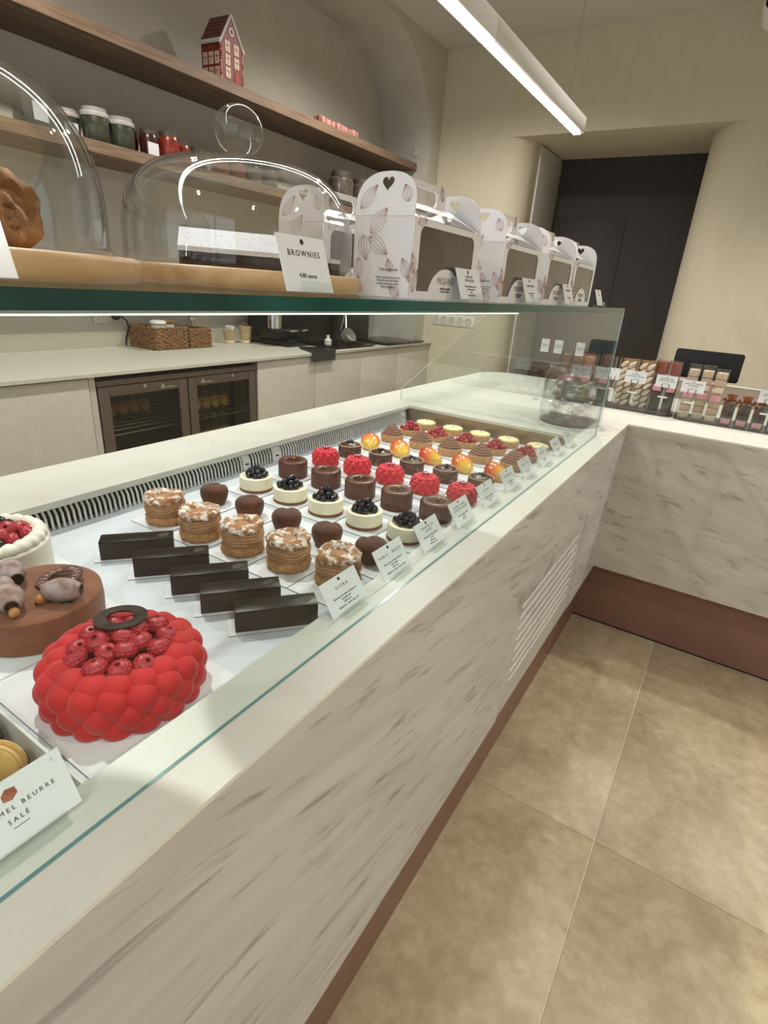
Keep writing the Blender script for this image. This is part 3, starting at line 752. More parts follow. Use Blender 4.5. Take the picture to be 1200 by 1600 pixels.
for x, y_, s in ((.02, .012, 1.0), (.032, .006, .6), (.058, .012, 1.1), (.035, -.012, .8), (-.004, .012, 1.2)):
    obj('glaze_drop', MB().ball((x, y_, .0507), .0075 * s, 14, 8, sc_=(1.3, .9, .45)), drop, ch)
board(-.745, .30, .089, .0, 'white board under the milk-chocolate cake', .094)
cc = thing('cream_cake', 'round white cream cake with piped border and red berries', 'cake', (-.927, .325, BEDZ + .002))
cream = mat('whipped_cream', (240, 236, 222), rough=.6, sss=.1)
obj('cake_body', MB().lathe([(.0001, 0), (.083, 0), (.0855, .003), (.0855, .058), (.083, .061), (.0001, .061)], 56), cream, cc)
dol = MB().lathe([(.0001, 0), (.0115, 0), (.013, .004), (.0118, .009), (.008, .0135), (.003, .0165), (.0001, .017)], 24, fn=lambda a, i, r, z: (r * (1 + .10 * math.cos(7 * a + i * .5)), z)).mesh('cream_dollop', cream, ang=70)
for k in range(24):
    a = 2 * PI * k / 24; obj('cream_dollop', dol, parent=cc, loc=(.0715 * math.cos(a), .0715 * math.sin(a), .0605), rot=(.15 * math.sin(a), -.15 * math.cos(a), a))
rnd = random.Random(5)
for r, n, z, ph in ((.048, 12, .0605, 0), (.026, 7, .063, .3), (.03, 6, .0715, .1), (.006, 2, .0745, 0)):
    for k in range(n):
        a = 2 * PI * k / n + ph
        bl = (k * 5 + int(r * 1000)) % 4 == 0
        o = obj('blueberry' if bl else 'raspberry', blueberry if bl else bigr, parent=cc)
        o.location = (r * math.cos(a), r * math.sin(a), z); o.rotation_euler = (rnd.uniform(-.9, .9), rnd.uniform(-.9, .9), rnd.uniform(0, 6)); o.scale = [1.5 if bl else 1.0] * 3
board(-.93, .325, .085, .0, 'white board under the white cream cake', .095)
# --- macaron box
mbx = thing('macaron_box', 'white open tray of macarons at the near corner of the bed', 'box', (-.52, .085, BEDZ + .001))
wm = mat('box_grey', (206, 204, 198), rough=.6)
bx = MB().box(-.125, .131, -.085, .085, 0, .002).box(-.125, -.122, -.085, .085, .002, .045).box(.128, .131, -.085, .085, .002, .045).box(-.125, .131, .082, .085, .002, .045).box(-.125, .131, -.085, -.082, .002, .045)
obj('tray', bx, wm, mbx); obj('liner', MB().box(-.1215, .1275, -.0815, .0815, .0022, .004), mat('liner_dark', (40, 34, 32), rough=.8), mbx)
def macaron(x, y_, z, col, label, rot):
    t = thing('macaron', label, 'macaron', (x, y_, z), group='macarons in the white tray'); t.rotation_euler = rot
    m = mat('macaron_%d_%d' % (col[0], col[1]), col, rough=.65, c2=tuple(int(v * .93) for v in col), scale=60)
    sh = [(.0001, .013), (.010, .0127), (.018, .011), (.0222, .0075), (.0226, .005), (.0215, .0045)]
    def foot(a, i, r, z): return (r * (1 + .015 * math.sin(23 * a + i)), z)
    for s in (1, -1):
        o = obj('macaron_shell', MB().lathe([(r, s * z) for r, z in sh], 32), m, t)
        obj('macaron_foot', MB().lathe([(.0215, s * .0046), (.0228, s * .0038), (.0226, s * .0028), (.0205, s * .0024)], 46, fn=foot, cap=False), m, o)
    obj('ganache', MB().lathe([(.0001, -.0027), (.0205, -.0027), (.021, 0), (.0205, .0027), (.0001, .0027)], 28), mat('mac_ganache', (214, 176, 120), rough=.5), t)
mz = BEDZ + .006
macaron(-.497, .142, mz + .022, (206, 166, 96), 'yellow macaron standing on edge beside the caramel sign', (PI / 2 - .1, 0, .55))
macaron(-.552, .143, mz + .022, (146, 104, 78), 'brown macaron standing on edge behind the yellow one', (PI / 2 - .1, 0, .5))
macaron(-.600, .143, mz + .022, (146, 104, 78), 'brown macaron farthest to the left in the white tray', (PI / 2 - .1, 0, .5))
macaron(-.465, .100, mz + .022, (206, 166, 96), 'yellow macaron hidden behind the caramel sign', (PI / 2 - .1, 0, .6))
# ------------------------------------------------------------------ price tags
tagcard = mat('tag_card', (236, 239, 243), rough=.25, coat=.3)
def price_tag(y0, wdt, hgt, x, z, title, lines, label, tilt=(-.555, 0, .832), tsize=.0075, lsize=.0042, group='price tags', logo=True, spacing=1.6, ax=(0, 1, 0), dotz=None):
    up = Vector(tilt).normalized()
    M = frame((x, y0, z), ax, up)
    t = thing('price_tag', label, 'price tag', M=M, group=group)
    obj('card', MB().box(0, wdt, .003, hgt, -.0006, .0006), tagcard, t, smooth=False)
    # clear stand: foot and back lip, in the card's own frame
    Mi = M.inverted().to_3x3().to_4x4()
    ft = MB().box(-.012, .02, -.0, wdt * .5, .0, .002) if 0 else MB()
    c0 = M.inverted() @ Vector((x, y0, z))
    axv = Vector(ax).normalized(); nrm = Vector((axv.y, -axv.x, 0))
    def loc(u, d, h): return M.inverted() @ (Vector((x, y0, z)) + axv * u + nrm * d + Vector((0, 0, h)))
    a0, a1 = wdt * .18, wdt * .82
    pts = [loc(u, d, h) for u in (a0, a1) for d in (-.016, .012) for h in (.0004, .0026)]
    fsx = [(0, 1, 3, 2), (4, 6, 7, 5), (0, 4, 5, 1), (2, 3, 7, 6), (0, 2, 6, 4), (1, 5, 7, 3)]
    ft = MB(); ft.add(pts, fsx)
    pts = [loc(u, d, h) for u in (a0, a1) for d in (.005, .0068) for h in (.0026, .012)]
    ft.add(pts, fsx)
    obj('clear_stand', ft, clear2, t, smooth=False)
    cy = hgt * .93
    if logo: obj('emblem', MB().lathe([(.0001, 0), (.0026, 0), (.0026, .0003), (.0001, .0003)], 7, M=T(wdt / 2, hgt * .90, .0006)), ink, t)
    if title: lettering(title, tsize, T(wdt / 2, hgt * .70, .0008), t, ink, spacing=spacing)
    if lines: lettering(lines, lsize, T(wdt / 2, hgt * .33, .0008), t, ink, name='small_print', line=1.15)
    return t
texts = [('OPÉRA', 'Biscuit au chocolat, crémeux au\nchocolat noir\n5,80 euros\nAllergènes : gluten, lait, œuf', 'price tag in front of the dark chocolate slices'),
 ('PARIS - BREST', 'Pâte à choux, praliné noisette et\ncrème légère\n5,80 euros\nAllergènes : gluten, fruits à coque', 'price tag in front of the cream-filled choux rings'),
 ('GRAIN DE\nCAFÉ', 'Mousse au chocolat, crémeux\nau café\n5,80 euros\nAllergènes : lait', 'price tag in front of the brown rounded mousses'),
 ('NEW YORK\nCHEESECAKE', 'Crème au fromage, biscuit,\nmyrtilles\n5,80 euros', 'price tag in front of the blueberry cheesecakes'),
 ('ROYAL', 'Biscuit, praliné croustillant,\nmousse au chocolat\n5,80 euros', 'price tag in front of the ribbed chocolate cakes'),
 ('FRAMBOISE', 'Mousse framboise,\nbiscuit amande\n5,80 euros', 'price tag in front of the red raspberry mousses'),
 ('TARTE CAFÉ', 'Pâte sablée, ganache\n5,80 euros', 'price tag in front of the chocolate tarts'),
 ('MANGUE', 'Mousse mangue\n5,80 euros', 'price tag in front of the mango mousses'),
 ('CHOCOLAT', 'Tarte au chocolat\n5,50 euros', 'price tag in front of the piped cream tarts'),
 ('CITRON', 'Tarte au citron\n5,50 euros', 'price tag in front of the lemon tarts, farthest of the row')]
ty = [.494, .622, .748, .880, 1.012, 1.143, 1.262, 1.400, 1.530, 1.655]
for y0, (a, b, lab) in zip(ty, texts):
    two = '\n' in a
    price_tag(y0, .080, .052, -.363, TOPZ + .0006, a, b, lab, tsize=.0062, lsize=.0040, spacing=1.7)
# big caramel sign by the macarons
bs = price_tag(.068, .084, .054, -.366, TOPZ + .0006, None, None, 'large pale caramel sign reading beurre salé beside the macarons', logo=False, tilt=(-.50, 0, .866), group=None)
bs.name = 'caramel_sign'; bs['category'] = 'sign'
lettering('CARAMEL BEURRE', .0052, T(.042, .0315, .0008), bs, ink, spacing=1.55)
lettering('SALÉ', .0052, T(.042, .0225, .0008), bs, ink, spacing=1.55)
obj('rule_line', MB().box(.036, .048, .0165, .0169, .0006, .0009), ink, bs)
obj('caramel_print', MB().prism([(-.005, -.003), (.001, -.0045), (.006, -.001), (.0055, .004), (-.001, .0055), (-.005, .002)], T(.042, .0415, .0006), .0003), mat('caramel_print', (176, 108, 82), rough=.5, c2=(150, 82, 60), scale=120), bs)
obj('snowflake_print', MB().box(.074, .079, .0478, .0482, .0006, .0008).box(.0763, .0767, .0455, .0505, .0006, .0008), mat('pale_blue', (160, 196, 214)), bs)

# ------------------------------------------------------------------ on the glass shelf
SZ = 1.2885
def serving_board(x, y_, r, label):
    return tag(obj('serving_board', MB().lathe([(.0001, 0), (r - .004, 0), (r, .004), (r + .0005, .010), (r, .0155), (r - .0015, .0185), (r - .005, .0202), (.0001, .0202)], 96), bamboo, loc=(x, y_, SZ), ang=80), label, 'serving board')
serving_board(-.571, .200, .163, 'round wooden board under the glass dome at the left edge')
serving_board(-.571, .548, .152, 'round wooden board under the glass dome with brownies')
dome_glass = glass('dome_glass', (.965, .975, .97), .06, gain=1.0)
def dome(x, y_, R, h, label, z):
    t = thing('glass_dome', label, 'cloche', (x, y_, z))
    pr = [(R * 1.0, 0.0005), (R * 1.012, .004), (R * 1.0, .008)]
    n = 22
    for i in range(n + 1):
        u = i / n * PI / 2
        pr.append((R * max(.0001, math.cos(u)) ** .5, .035 + (h - .035) * math.sin(u) if u > 0 else .035))
    pr[-1] = (.0001, pr[-1][1])
    obj('bell', MB().lathe(pr, 72, cap=False), dome_glass, t, ang=80)
    inner = [(r * .982 if r > .001 else r, z - .0022) for r, z in pr[2:]]
    obj('bell_inner', MB().lathe(inner, 72, cap=False), dome_glass, t, ang=80)
    obj('knob', MB().lathe([(.010, h - .001), (.0095, h + .006), (.011, h + .008)] + [(.0288 * math.sin(a), h + .0315 - .0275 * math.cos(a)) for a in [.4 + (PI - .4) * i / 14 for i in range(14)]] + [(.0001, h + .059)], 36, cap=False), dome_glass, t, ang=80)
    return t
dome(-.571, .200, .140, .132, 'tall clear glass dome over golden pastries at the left edge', SZ + .0205)
dome(-.571, .548, .140, .119, 'clear glass dome with ball knob over the brownies', SZ + .0205)
brownie_m = mat('brownie', (52, 26, 20), rough=.8, c2=(36, 17, 14), scale=120, bump=.5, bscale=200)
dust = mat('powdered_top', (232, 230, 234), rough=.9, c2=(150, 130, 122), scale=220, detail=3, lo=.62, hi=.72, bump=.4, bscale=250)
def brownie(x, y_, lx_, ly_, h, label, rz=0, rise=1.0):
    t = thing('brownie', label, 'brownie', (x, y_, SZ + .0207), rz, group='brownies under the glass dome')
    MX = Matrix(((1, 0, 0, 0), (0, 0, -1, ly_), (0, 1, 0, 0), (0, 0, 0, 1)))
    obj('brownie_crumb', MB().prism([(-lx_, 0), (lx_, 0), (lx_, h), (-lx_, h * rise)], MX, 2 * ly_), brownie_m, t)
    MX2 = Matrix(((1, 0, 0, 0), (0, 0, -1, ly_ + .0008), (0, 1, 0, .0001), (0, 0, 0, 1)))
    obj('sugar_top', MB().prism([(lx_ + .001, h - .003), (lx_ + .001, h + .002), (-lx_ - .0008, h * rise + .003), (-lx_ - .0008, h * rise - .002)], MX2, 2 * ly_ + .0016), dust, t)
brownie(-.535, .497, .032, .058, .0165, 'sugar-dusted dark brownie slab at the front of the dome', -.72, 2.3)
brownie(-.515, .612, .022, .035, .018, 'lower brownie slab behind the brownies tag', -.3)
bread = mat('golden_crust', (186, 130, 74), rough=.65, c2=(112, 66, 34), scale=22, detail=6, lo=.4, hi=.68, bump=.6, bscale=70)
def cookie(x, y_, R, th, rz, tilt, label):
    t = thing('golden_pastry', label, 'pastry', (x, y_, SZ + .0207), rz)
    rn = random.Random(int(R * 9999)); ph = [rn.uniform(0, 6) for _ in range(30)]
    def f(a, i, r, z): return (r * (1 + .05 * math.sin(5 * a + ph[i]) + .03 * math.sin(11 * a + ph[i + 3])), z * (1 + .12 * math.sin(4 * a + ph[i + 5])))
    pr = [(.0001, -th * .8), (R * .5, -th), (R * .85, -th * .9), (R, -th * .35), (R, th * .35), (R * .85, th * .9), (R * .55, th), (R * .45, th * .55), (R * .3, th * .9), (.0001, th * .8)]
    obj('crust', MB().lathe(pr, 44, fn=f, M=T(0, 0, R * .97) @ RY(PI / 2 + tilt)), bread, t, ang=70)
cookie(-.540, .255, .031, .015, .35, -.25, 'large golden ring pastry leaning under the left dome')
cookie(-.492, .228, .019, .012, .5, -.2, 'small brown pastry in front under the left dome')
# tags on the shelf
price_tag(.391, .066, .052, -.352, SZ + .0003, 'BROWNIES', '4,80 euros', 'brownies price tag leaning on the front of the glass shelf', tsize=.0075, lsize=.0058, tilt=(-.30, 0, .95), group='shelf tags', spacing=1.3)
price_tag(.754, .078, .046, -.352, SZ + .0003, 'CAKE AU\nCHOCOLAT', 'Farine, œufs, beurre, sucre,\nchocolat noir, lait\n16 €\nPrix au poids 100 g', 'price tag reading cake au chocolat before the largest gift box', tsize=.0052, lsize=.0036, tilt=(-.34, 0, .94), group='shelf tags', spacing=1.2)
price_tag(1.032, .072, .046, -.352, SZ + .0003, 'CAKE CITRON', 'Farine, œufs, beurre,\nsucre, citron\n16 €', 'price tag before the second gift box from the dome', tsize=.0052, lsize=.0036, tilt=(-.34, 0, .94), group='shelf tags', spacing=1.2)
price_tag(1.294, .070, .046, -.352, SZ + .0003, 'CAKE FRUITS', 'Farine, œufs, beurre\n16 €', 'price tag before the third gift box from the dome', tsize=.0052, lsize=.0036, tilt=(-.34, 0, .94), group='shelf tags', spacing=1.2)
price_tag(1.605, .062, .044, -.352, SZ + .0003, 'CAKE', '16 €', 'price tag at the far end of the glass shelf beyond the last gift box', tsize=.0052, lsize=.0036, tilt=(-.34, 0, .94), group='shelf tags', spacing=1.2)
price_tag(.090, .078, .052, -.352, SZ + .0003, 'COOKIES', '4,50 euros', 'price tag at the left edge in front of the golden pastries', tsize=.0075, lsize=.0058, tilt=(-.30, 0, .95), group='shelf tags', spacing=1.3)

# ------------------------------------------------------------------ gable gift boxes
paper = mat('gift_paper', (237, 235, 236), rough=.36)
paper_in = mat('gift_paper_inside', (214, 206, 200), rough=.6)
leaf_ink = mat('leaf_ink', (168, 110, 98), rough=.5)
film = mat('window_film', (92, 80, 72), rough=.12, c2=(74, 62, 56), scale=14, coat=.5)
def leaf(parent, M, L, Wd, a):
    """outline leaf of drawn lines on the card"""
    L *= 1.15; Wd *= 1.15
    mb = MB(); n = 9
    Q = M @ RZ(a)
    def line(f):
        pts = [Q @ Vector((L * i / n, f * Wd * math.sin(PI * (i / n) ** .8), .0004)) for i in range(n + 1)]
        mb.tube(pts, .00021, 4)
    for f in (-1, -.5, 0, .5, 1): line(f)
    return obj('leaf_print', mb, leaf_ink, parent)
BL, BD = .200, .088
def gift_box(label):
    t = thing('gift_box', label, 'gift box', group='gable gift boxes')
    hb = .094
    # body: floor, back, two ends; front is the window frame
    b = MB().box(-BD / 2, BD / 2, 0, BL, 0, .001).box(-BD / 2, -BD / 2 + .001, 0, BL, .001, hb).box(-BD / 2 + .001, BD / 2, 0, .001, .001, hb).box(-BD / 2 + .001, BD / 2, BL - .001, BL, .001, hb)
    obj('body', b, paper, t, smooth=False)
    # front frame with a big arched window, and a lobe carrying the name
    outer = [(0, 0), (BL, 0), (BL, hb), (0, hb)]
    win = [(.022, .012), (.060, .012)] + [(.060 + .0, .012)] 
    lob = [(.1 + .05 * math.cos(a), .004 + .036 * math.sin(a)) for a in [PI - PI * i / 14 for i in range(15)]]
    lob = [(x, max(y_, .010)) for x, y_ in lob]
    hole = [(.018, .010)] + lob + [(.182, .010), (.182, .074)] + [(.170 + .012 * math.cos(a), .074 + .012 * math.sin(a)) for a in [PI / 2 * i / 5 for i in range(6)]] + [(.030 - .012 * math.sin(a), .074 + .012 * math.cos(a)) for a in [PI / 2 * i / 5 for i in range(6)]]
    MFr = Matrix(((0, 0, 1, BD / 2), (1, 0, 0, 0), (0, 1, 0, 0), (0, 0, 0, 1)))
    fm_ = shape(outer, [hole], .001); fm_.materials.append(paper)
    fo = obj('front_frame', fm_, parent=t, M=MFr, smooth=False)
    obj('window_film', MB().box(.016, .184, .008, .088, -.0016, -.0008), film, fo)
    lettering('MESJANO', .0125, T(.1, .024, .0007), fo, mat('logo_ink', (150, 128, 112), rough=.5), name='brand_lettering')
    lettering('ÉPICERIE PÂTISSERIE\nCHOCOLATERIE', .0036, T(.1, .0125, .0007), fo, ink, name='small_print')
    # sloping roofs up to the handle
    zr = .119
    for s in (1, -1):
        r = MB(); a = [(s * BD / 2, 0.004, hb), (s * BD / 2, BL - .004, hb), (s * .0015, BL - .02, zr), (s * .0015, .02, zr)]
        r.add(a + [(x, y_, z - .001) for x, y_, z in a], [(0, 1, 2, 3), (7, 6, 5, 4), (0, 4, 5, 1), (1, 5, 6, 2), (2, 6, 7, 3), (3, 7, 4, 0)])
        ro = obj('roof_flap', r, paper, t, smooth=False)
        if s > 0:
            def rp(u, v_): return Vector((BD / 2 + (.0015 - BD / 2) * v_ + .0004, u, hb + (zr - hb) * v_ + .0005))
            q = [(.018, .0), (.182, .0), (.180, .25), (.166, .48), (.150, .55), (.050, .55), (.034, .48), (.020, .25)]
            rf = MB(); a4 = [rp(u, v_) for u, v_ in q]; n8 = len(q)
            rf.add(a4, [tuple(range(n8))]); obj('roof_film', rf, film, ro, smooth=False)
    hd = rrect(.040, .160, zr - .004, .146, .006)
    ho = rrect(.066, .134, zr + .001, .138, .007)
    hm = shape(hd, [ho], .0024); hm.materials.append(paper)
    obj('handle', hm, parent=t, M=Matrix(((0, 0, 1, 0), (1, 0, 0, 0), (0, 1, 0, 0), (0, 0, 0, 1))), smooth=False)
    # end flaps with round heads and heart-shaped cut-outs, leaning in
    heart = []
    for i in range(22):
        a = 2 * PI * i / 22
        heart.append((.00055 * 16 * math.sin(a) ** 3, .00058 * (13 * math.cos(a) - 5 * math.cos(2 * a) - 2 * math.cos(3 * a) - math.cos(4 * a)) + .037))
    fl_ = [(-BD / 2, 0), (BD / 2, 0), (BD / 2, .012)] + [(BD / 2 * math.copysign(abs(math.cos(a)) ** .82, math.cos(a)), .012 + .038 * math.sin(a) ** .8) for a in [PI * .03 + PI * .94 * i / 22 for i in range(23)]] + [(-BD / 2, .012)]
    fme = shape(fl_, [heart], .0012); fme.materials.append(paper)
    for y_, s in ((0, 1), (BL, -1)):
        M = T(0, y_, hb) @ RX(-s * math.radians(9)) @ RX(PI / 2)
        fo2 = obj('end_flap', fme, parent=t, M=M, smooth=False)
    # drawn leaves on the near end, front and flaps
    ME = T(0, -.0008, 0) @ RX(PI / 2)
    for (x, y_, L, Wd, a) in ((-.018, .074, .032, .008, .9), (-.02, .07, .030, .008, -.6), (-.03, .072, .026, .008, -1.35), (-.036, .045, .022, .007, -1.5), (.015, .030, .014, .005, 1.9), (.042, .024, .022, .006, 2.0), (.043, .02, .02, .005, 1.4), (.03, .003, .016, .005, 2.6)):
        leaf(t, ME @ T(x, y_, 0), L, Wd, a)
    MF2 = MFr @ T(0, 0, .0006)
    for (x, y_, L, Wd, a) in ((.006, .008, .026, .006, 1.2), (.008, .03, .022, .006, 1.9), (.010, .088, .02, .005, .2)):
        leaf(t, MF2 @ T(x, y_, 0), L, Wd, a)
    MFl = T(0, 0, hb) @ RX(-math.radians(9)) @ RX(PI / 2) @ T(0, 0, .0009)
    for (x, y_, L, Wd, a) in ((-.036, .008, .03, .007, .9), (.034, .016, .018, .006, 2.0)): leaf(t, MFl @ T(x, y_, 0), L, Wd, a)
    for (x, y_, L, Wd, a) in ((.05, .126, .018, .005, 1.3), (.15, .13, .018, .005, 1.9)): leaf(t, Matrix(((0, 0, 1, .0014), (1, 0, 0, 0), (0, 1, 0, 0), (0, 0, 0, 1))) @ T(x, y_, 0), L, Wd, a)
    lettering('Cake au chocolat', .0040, ME @ T(.012, .033, .0003), t, ink, name='small_print')
    lettering('Farine, œufs, beurre, sucre,\nchocolat noir, lait entier,\npoudre d’amande, levure\nPoids net 320 g', .0034, ME @ T(.012, .018, .0003), t, ink, name='small_print', line=1.1)
    return t
g0 = gift_box('white gable gift box with window and leaf drawings nearest the domes')
g0.location = (-.419, .642, SZ)
for x, y_, rz, lab in ((-.419, .944, 0, 'second white gable gift box in the front row from the domes'), (-.419, 1.185, 0, 'third white gable gift box in the front row from the domes'), (-.419, 1.395, 0, 'last white gable gift box at the far end of the glass shelf'), (-.61, .705, 0, 'white gable gift box in the back row behind the brownie dome')):
    g = dup(g0, lab, loc=(x, y_, SZ), rz=rz)
# ------------------------------------------------------------------ back counter against the recess
BX = -2.25; WZ = .882
cab = mat('cabinet_front', (194, 187, 176), rough=.5, c2=(189, 181, 170), scale=30)
back_top = mat('back_worktop', (206, 202, 188), rough=.4, c2=(198, 194, 180), scale=40)
bw = shape([(-2.98, -1.5), (-2.235, -1.5), (-2.235, 4.278), (-2.322, 4.278), (-2.322, 4.118), (-2.98, 4.118)], [], .014); bw.materials.append(back_top)
tag(obj('back_worktop', bw, loc=(0, 0, WZ - .007), smooth=False), 'pale worktop along the recess holding baskets and coffee gear', 'worktop')
obj_up = MB().box(-2.982, -2.972, -1.5, 4.1, WZ + .0005, .965)
struct('trim_2', obj_up, mat('splash', (180, 174, 158), rough=.5))
def cabinet(y0, y1, label):
    t = thing('base_cabinet', label, 'cabinet', (0, 0, 0), group='base cabinets under the back worktop')
    obj('body', MB().box(-2.95, BX - .02, y0 + .001, min(y1 - .001, 4.117), .02, WZ - .0145), mat('cab_body', (160, 152, 140), rough=.6), t)
    obj('door', MB().box(BX - .019, BX, y0 + .002, y1 - .002, .10, WZ - .020, bev=.001), cab, t)
cabinet(-.2, 1.274, 'beige base cabinet left of the drinks fridge')
for (a, b), l in zip(((2.246, 2.754), (2.754, 3.262), (3.262, 3.767), (3.767, 4.272)), ('beige base cabinet just right of the drinks fridge', 'beige base cabinet under the black hanging sleeve', 'beige base cabinet second from the far wall', 'beige base cabinet touching the far wall')): cabinet(a, b, l)
# fridge
fr = thing('drinks_fridge', 'two-door dark steel drinks fridge under the back worktop', 'fridge')
fsteel = mat('fridge_steel', (116, 104, 94), rough=.38, metal=.7)
fdark = mat('fridge_inside', (34, 31, 29), rough=.5)
y0, y1 = 1.306, 2.236
fb = MB().box(-2.86, BX - .03, y0, y0 + .012, .05, .85).box(-2.86, BX - .03, y1 - .012, y1, .05, .85).box(-2.86, BX - .03, y0, y1, .83, .85).box(-2.86, BX - .03, y0, y1, .05, .08).box(-2.86, -2.85, y0, y1, .05, .85)
obj('body', fb, fdark, fr)
obj('side_filler', MB().box(BX - .03, BX - .004, 1.276, 1.303, .05, .866), cab, fr)
obj('top_bar', MB().box(BX - .03, BX + .004, y0, y1, .823, .846, bev=.002), fsteel, fr)
fglass = glass('fridge_glass', (.80, .79, .77), .03)
for k, (a, b) in enumerate(((y0 + .004, 1.768), (1.776, y1 - .004))):
    d = obj('door', MB().box(BX - .026, BX, a, a + .05, .09, .819, bev=.003).box(BX - .026, BX, b - .048, b, .09, .819, bev=.003).box(BX - .026, BX, a + .05, b - .048, .775, .819, bev=.003).box(BX - .026, BX, a + .05, b - .048, .09, .14, bev=.003), fsteel, fr)
    obj('door_glass', MB().box(BX - .016, BX - .010, a + .05, b - .048, .14, .775), fglass, d)
    yc = (a + .30) if k == 0 else (a + .07)
    obj('maker_badge', MB().prism([(0, 0), (.035, 0), (.016, .026)], Matrix(((0, 0, 1, BX + .0002), (1, 0, 0, yc), (0, 1, 0, .786), (0, 0, 0, 1))), .002).prism([(.03, 0), (.085, 0), (.08, .006), (.05, .008)], Matrix(((0, 0, 1, BX + .0002), (1, 0, 0, yc), (0, 1, 0, .786), (0, 0, 0, 1))), .002), chrome, d)
    obj('lock', MB().lathe([(.0001, 0), (.009, 0), (.009, .006), (.0001, .006)], 16, M=T(BX, (a + .22) if k == 0 else (a + .28), .806) @ RY(PI / 2)), chrome, d)
for z in (.60, .42):
    rk = MB()
    for i in range(9): rk.tube([(-2.80 + i * .058, y0 + .015, z), (-2.80 + i * .058, y1 - .015, z)], .0022, 5)
    rk.tube([(-2.30, y0 + .015, z - .012), (-2.30, y1 - .015, z - .012)], .003, 5)
    obj('wire_shelf', rk, steel, fr)
lab_m = mat('bottle_label', (206, 170, 84), rough=.6, c2=(170, 110, 60), scale=40, lo=.45, hi=.6)
bot_m = mat('bottle_glass', (38, 44, 30), rough=.15, coat=.4)
def fbottle(x, y_, z, label):
    t = thing('drink_bottle', label, 'bottle', (x, y_, z), group='bottles in the drinks fridge')
    obj('bottle_glass', MB().lathe([(.0001, 0), (.028, 0), (.029, .01), (.029, .095), (.024, .118), (.017, .13), (.017, .138), (.0001, .138)], 16), bot_m, t)
    obj('bottle_label', MB().lathe([(.0294, .015), (.0296, .016), (.0296, .075), (.0294, .076)], 16, cap=False), lab_m, t)
    obj('cap', MB().lathe([(.0001, .138), (.019, .138), (.019, .148), (.0001, .148)], 14), mat('bottle_cap', (120, 116, 80), rough=.4), t)
    return t
nm = ['nearest the middle post', 'second from the middle post', 'third from the middle post', 'fourth from the middle post', 'fifth from the middle post']
for k in range(5): fbottle(-2.40, 1.86 + k * .064, .6035, 'yellow-labelled drink bottle behind the right fridge door, %s' % nm[k])
for k in range(4): fbottle(-2.55, 1.53 + k * .064, .6035, 'yellow-labelled drink bottle deep behind the left fridge door, %s' % nm[3 - k])
for k in range(5): fbottle(-2.40, 1.86 + k * .064, .4235, 'drink bottle on the lower rack behind the right fridge door, %s' % nm[k])
# baskets
wick = mat('wicker', (146, 108, 70), rough=.8, c2=(98, 68, 42), scale=60, lo=.4, hi=.65)
def basket(y0, y1, h, label):
    t = thing('wicker_basket', label, 'basket')
    x0, x1 = -2.955, -2.735; n = int(h / .011)
    for k in range(n):
        z = WZ + .007 + k * .011; pts = []
        per = []
        st = .022
        for (ax, ay, bx, by) in ((x1, y0, x1, y1), (x1, y1, x0, y1), (x0, y1, x0, y0), (x0, y0, x1, y0)):
            L = math.hypot(bx - ax, by - ay); m = max(2, int(L / st))
            for i in range(m): per.append((ax + (bx - ax) * i / m, ay + (by - ay) * i / m, (by - ay) / L, -(bx - ax) / L))
        for i, (x, y_, nx, ny) in enumerate(per):
            o_ = .0032 * (1 if (i + k) % 2 else -1)
            pts.append((x + nx * o_, y_ + ny * o_, z))
        obj('woven_band', MB().tube(pts, .0066, 5, closed=True), wick, t)
    obj('base', MB().box(x0 + .004, x1 - .004, y0 + .004, y1 - .004, WZ + .0005, WZ + .006), wick, t)
basket(1.955, 2.172, .130, 'large woven wicker basket on the back worktop')
basket(2.190, 2.345, .112, 'smaller woven wicker basket right of the large one')
lidm = mat('lid_white', (214, 212, 206), rough=.5)
for x, y_, l in ((-2.80, 2.03, 'stack of takeaway cups with a white lid inside the large basket'), (-2.84, 2.12, 'stack of takeaway cups with a tan lid inside the large basket')):
    t = thing('cup_stack', l, 'cups', (x, y_, 0))
    obj('cups', MB().lathe([(.0001, WZ + .007), (.036, WZ + .007), (.040, 1.016), (.0001, 1.016)], 20), lidm, t)
    obj('top_lid', MB().lathe([(.0001, 1.0205), (.032, 1.0205), (.044, 1.0165), (.046, 1.0225), (.042, 1.0305), (.034, 1.0365), (.0001, 1.0365)], 24), lidm if 'white' in l else wick, t)
kraft = mat('kraft_cup', (196, 176, 142), rough=.7, c2=(180, 158, 122), scale=30)
def cup(x, y_, h, label, fill):
    t = thing('paper_cup', label, 'cup', (x, y_, WZ + .0006))
    obj('cup_wall', MB().lathe([(.030, 0), (.032, .004), (.043, h), (.0445, h + .002), (.042, h + .003), (.030, .006), (.0001, .006)], 26), kraft, t)
    obj('base_band', MB().lathe([(.0322, .002), (.0342, .018), (.0338, .0185)], 26, cap=False), mat('cup_band', (226, 214, 186), rough=.6), t)
    rn = random.Random(2)
    for k in range(9 if fill == 'sachet' else 14):
        a = rn.uniform(0, 6.28); r = rn.uniform(0, .028)
        if fill == 'sachet': obj('sachet', MB().box(-.003, .003, -.011, .011, 0, .05, M=T(r * math.cos(a), r * math.sin(a), h - .025) @ RZ(a) @ RX(rn.uniform(-.3, .3))), lidm, t)
        else: obj('stirrer', MB().box(-.0012, .0012, -.003, .003, 0, h + .012, M=T(r * .6 * math.cos(a), r * .6 * math.sin(a), .008)), mat('stirrer_wood', (150, 108, 74), rough=.7), t)
cup(-2.86, 2.607, .085, 'kraft paper cup of white sugar sachets on the back worktop', 'sachet')
cup(-2.825, 2.715, .105, 'kraft paper cup of wooden stirrers on the back worktop', 'stir')
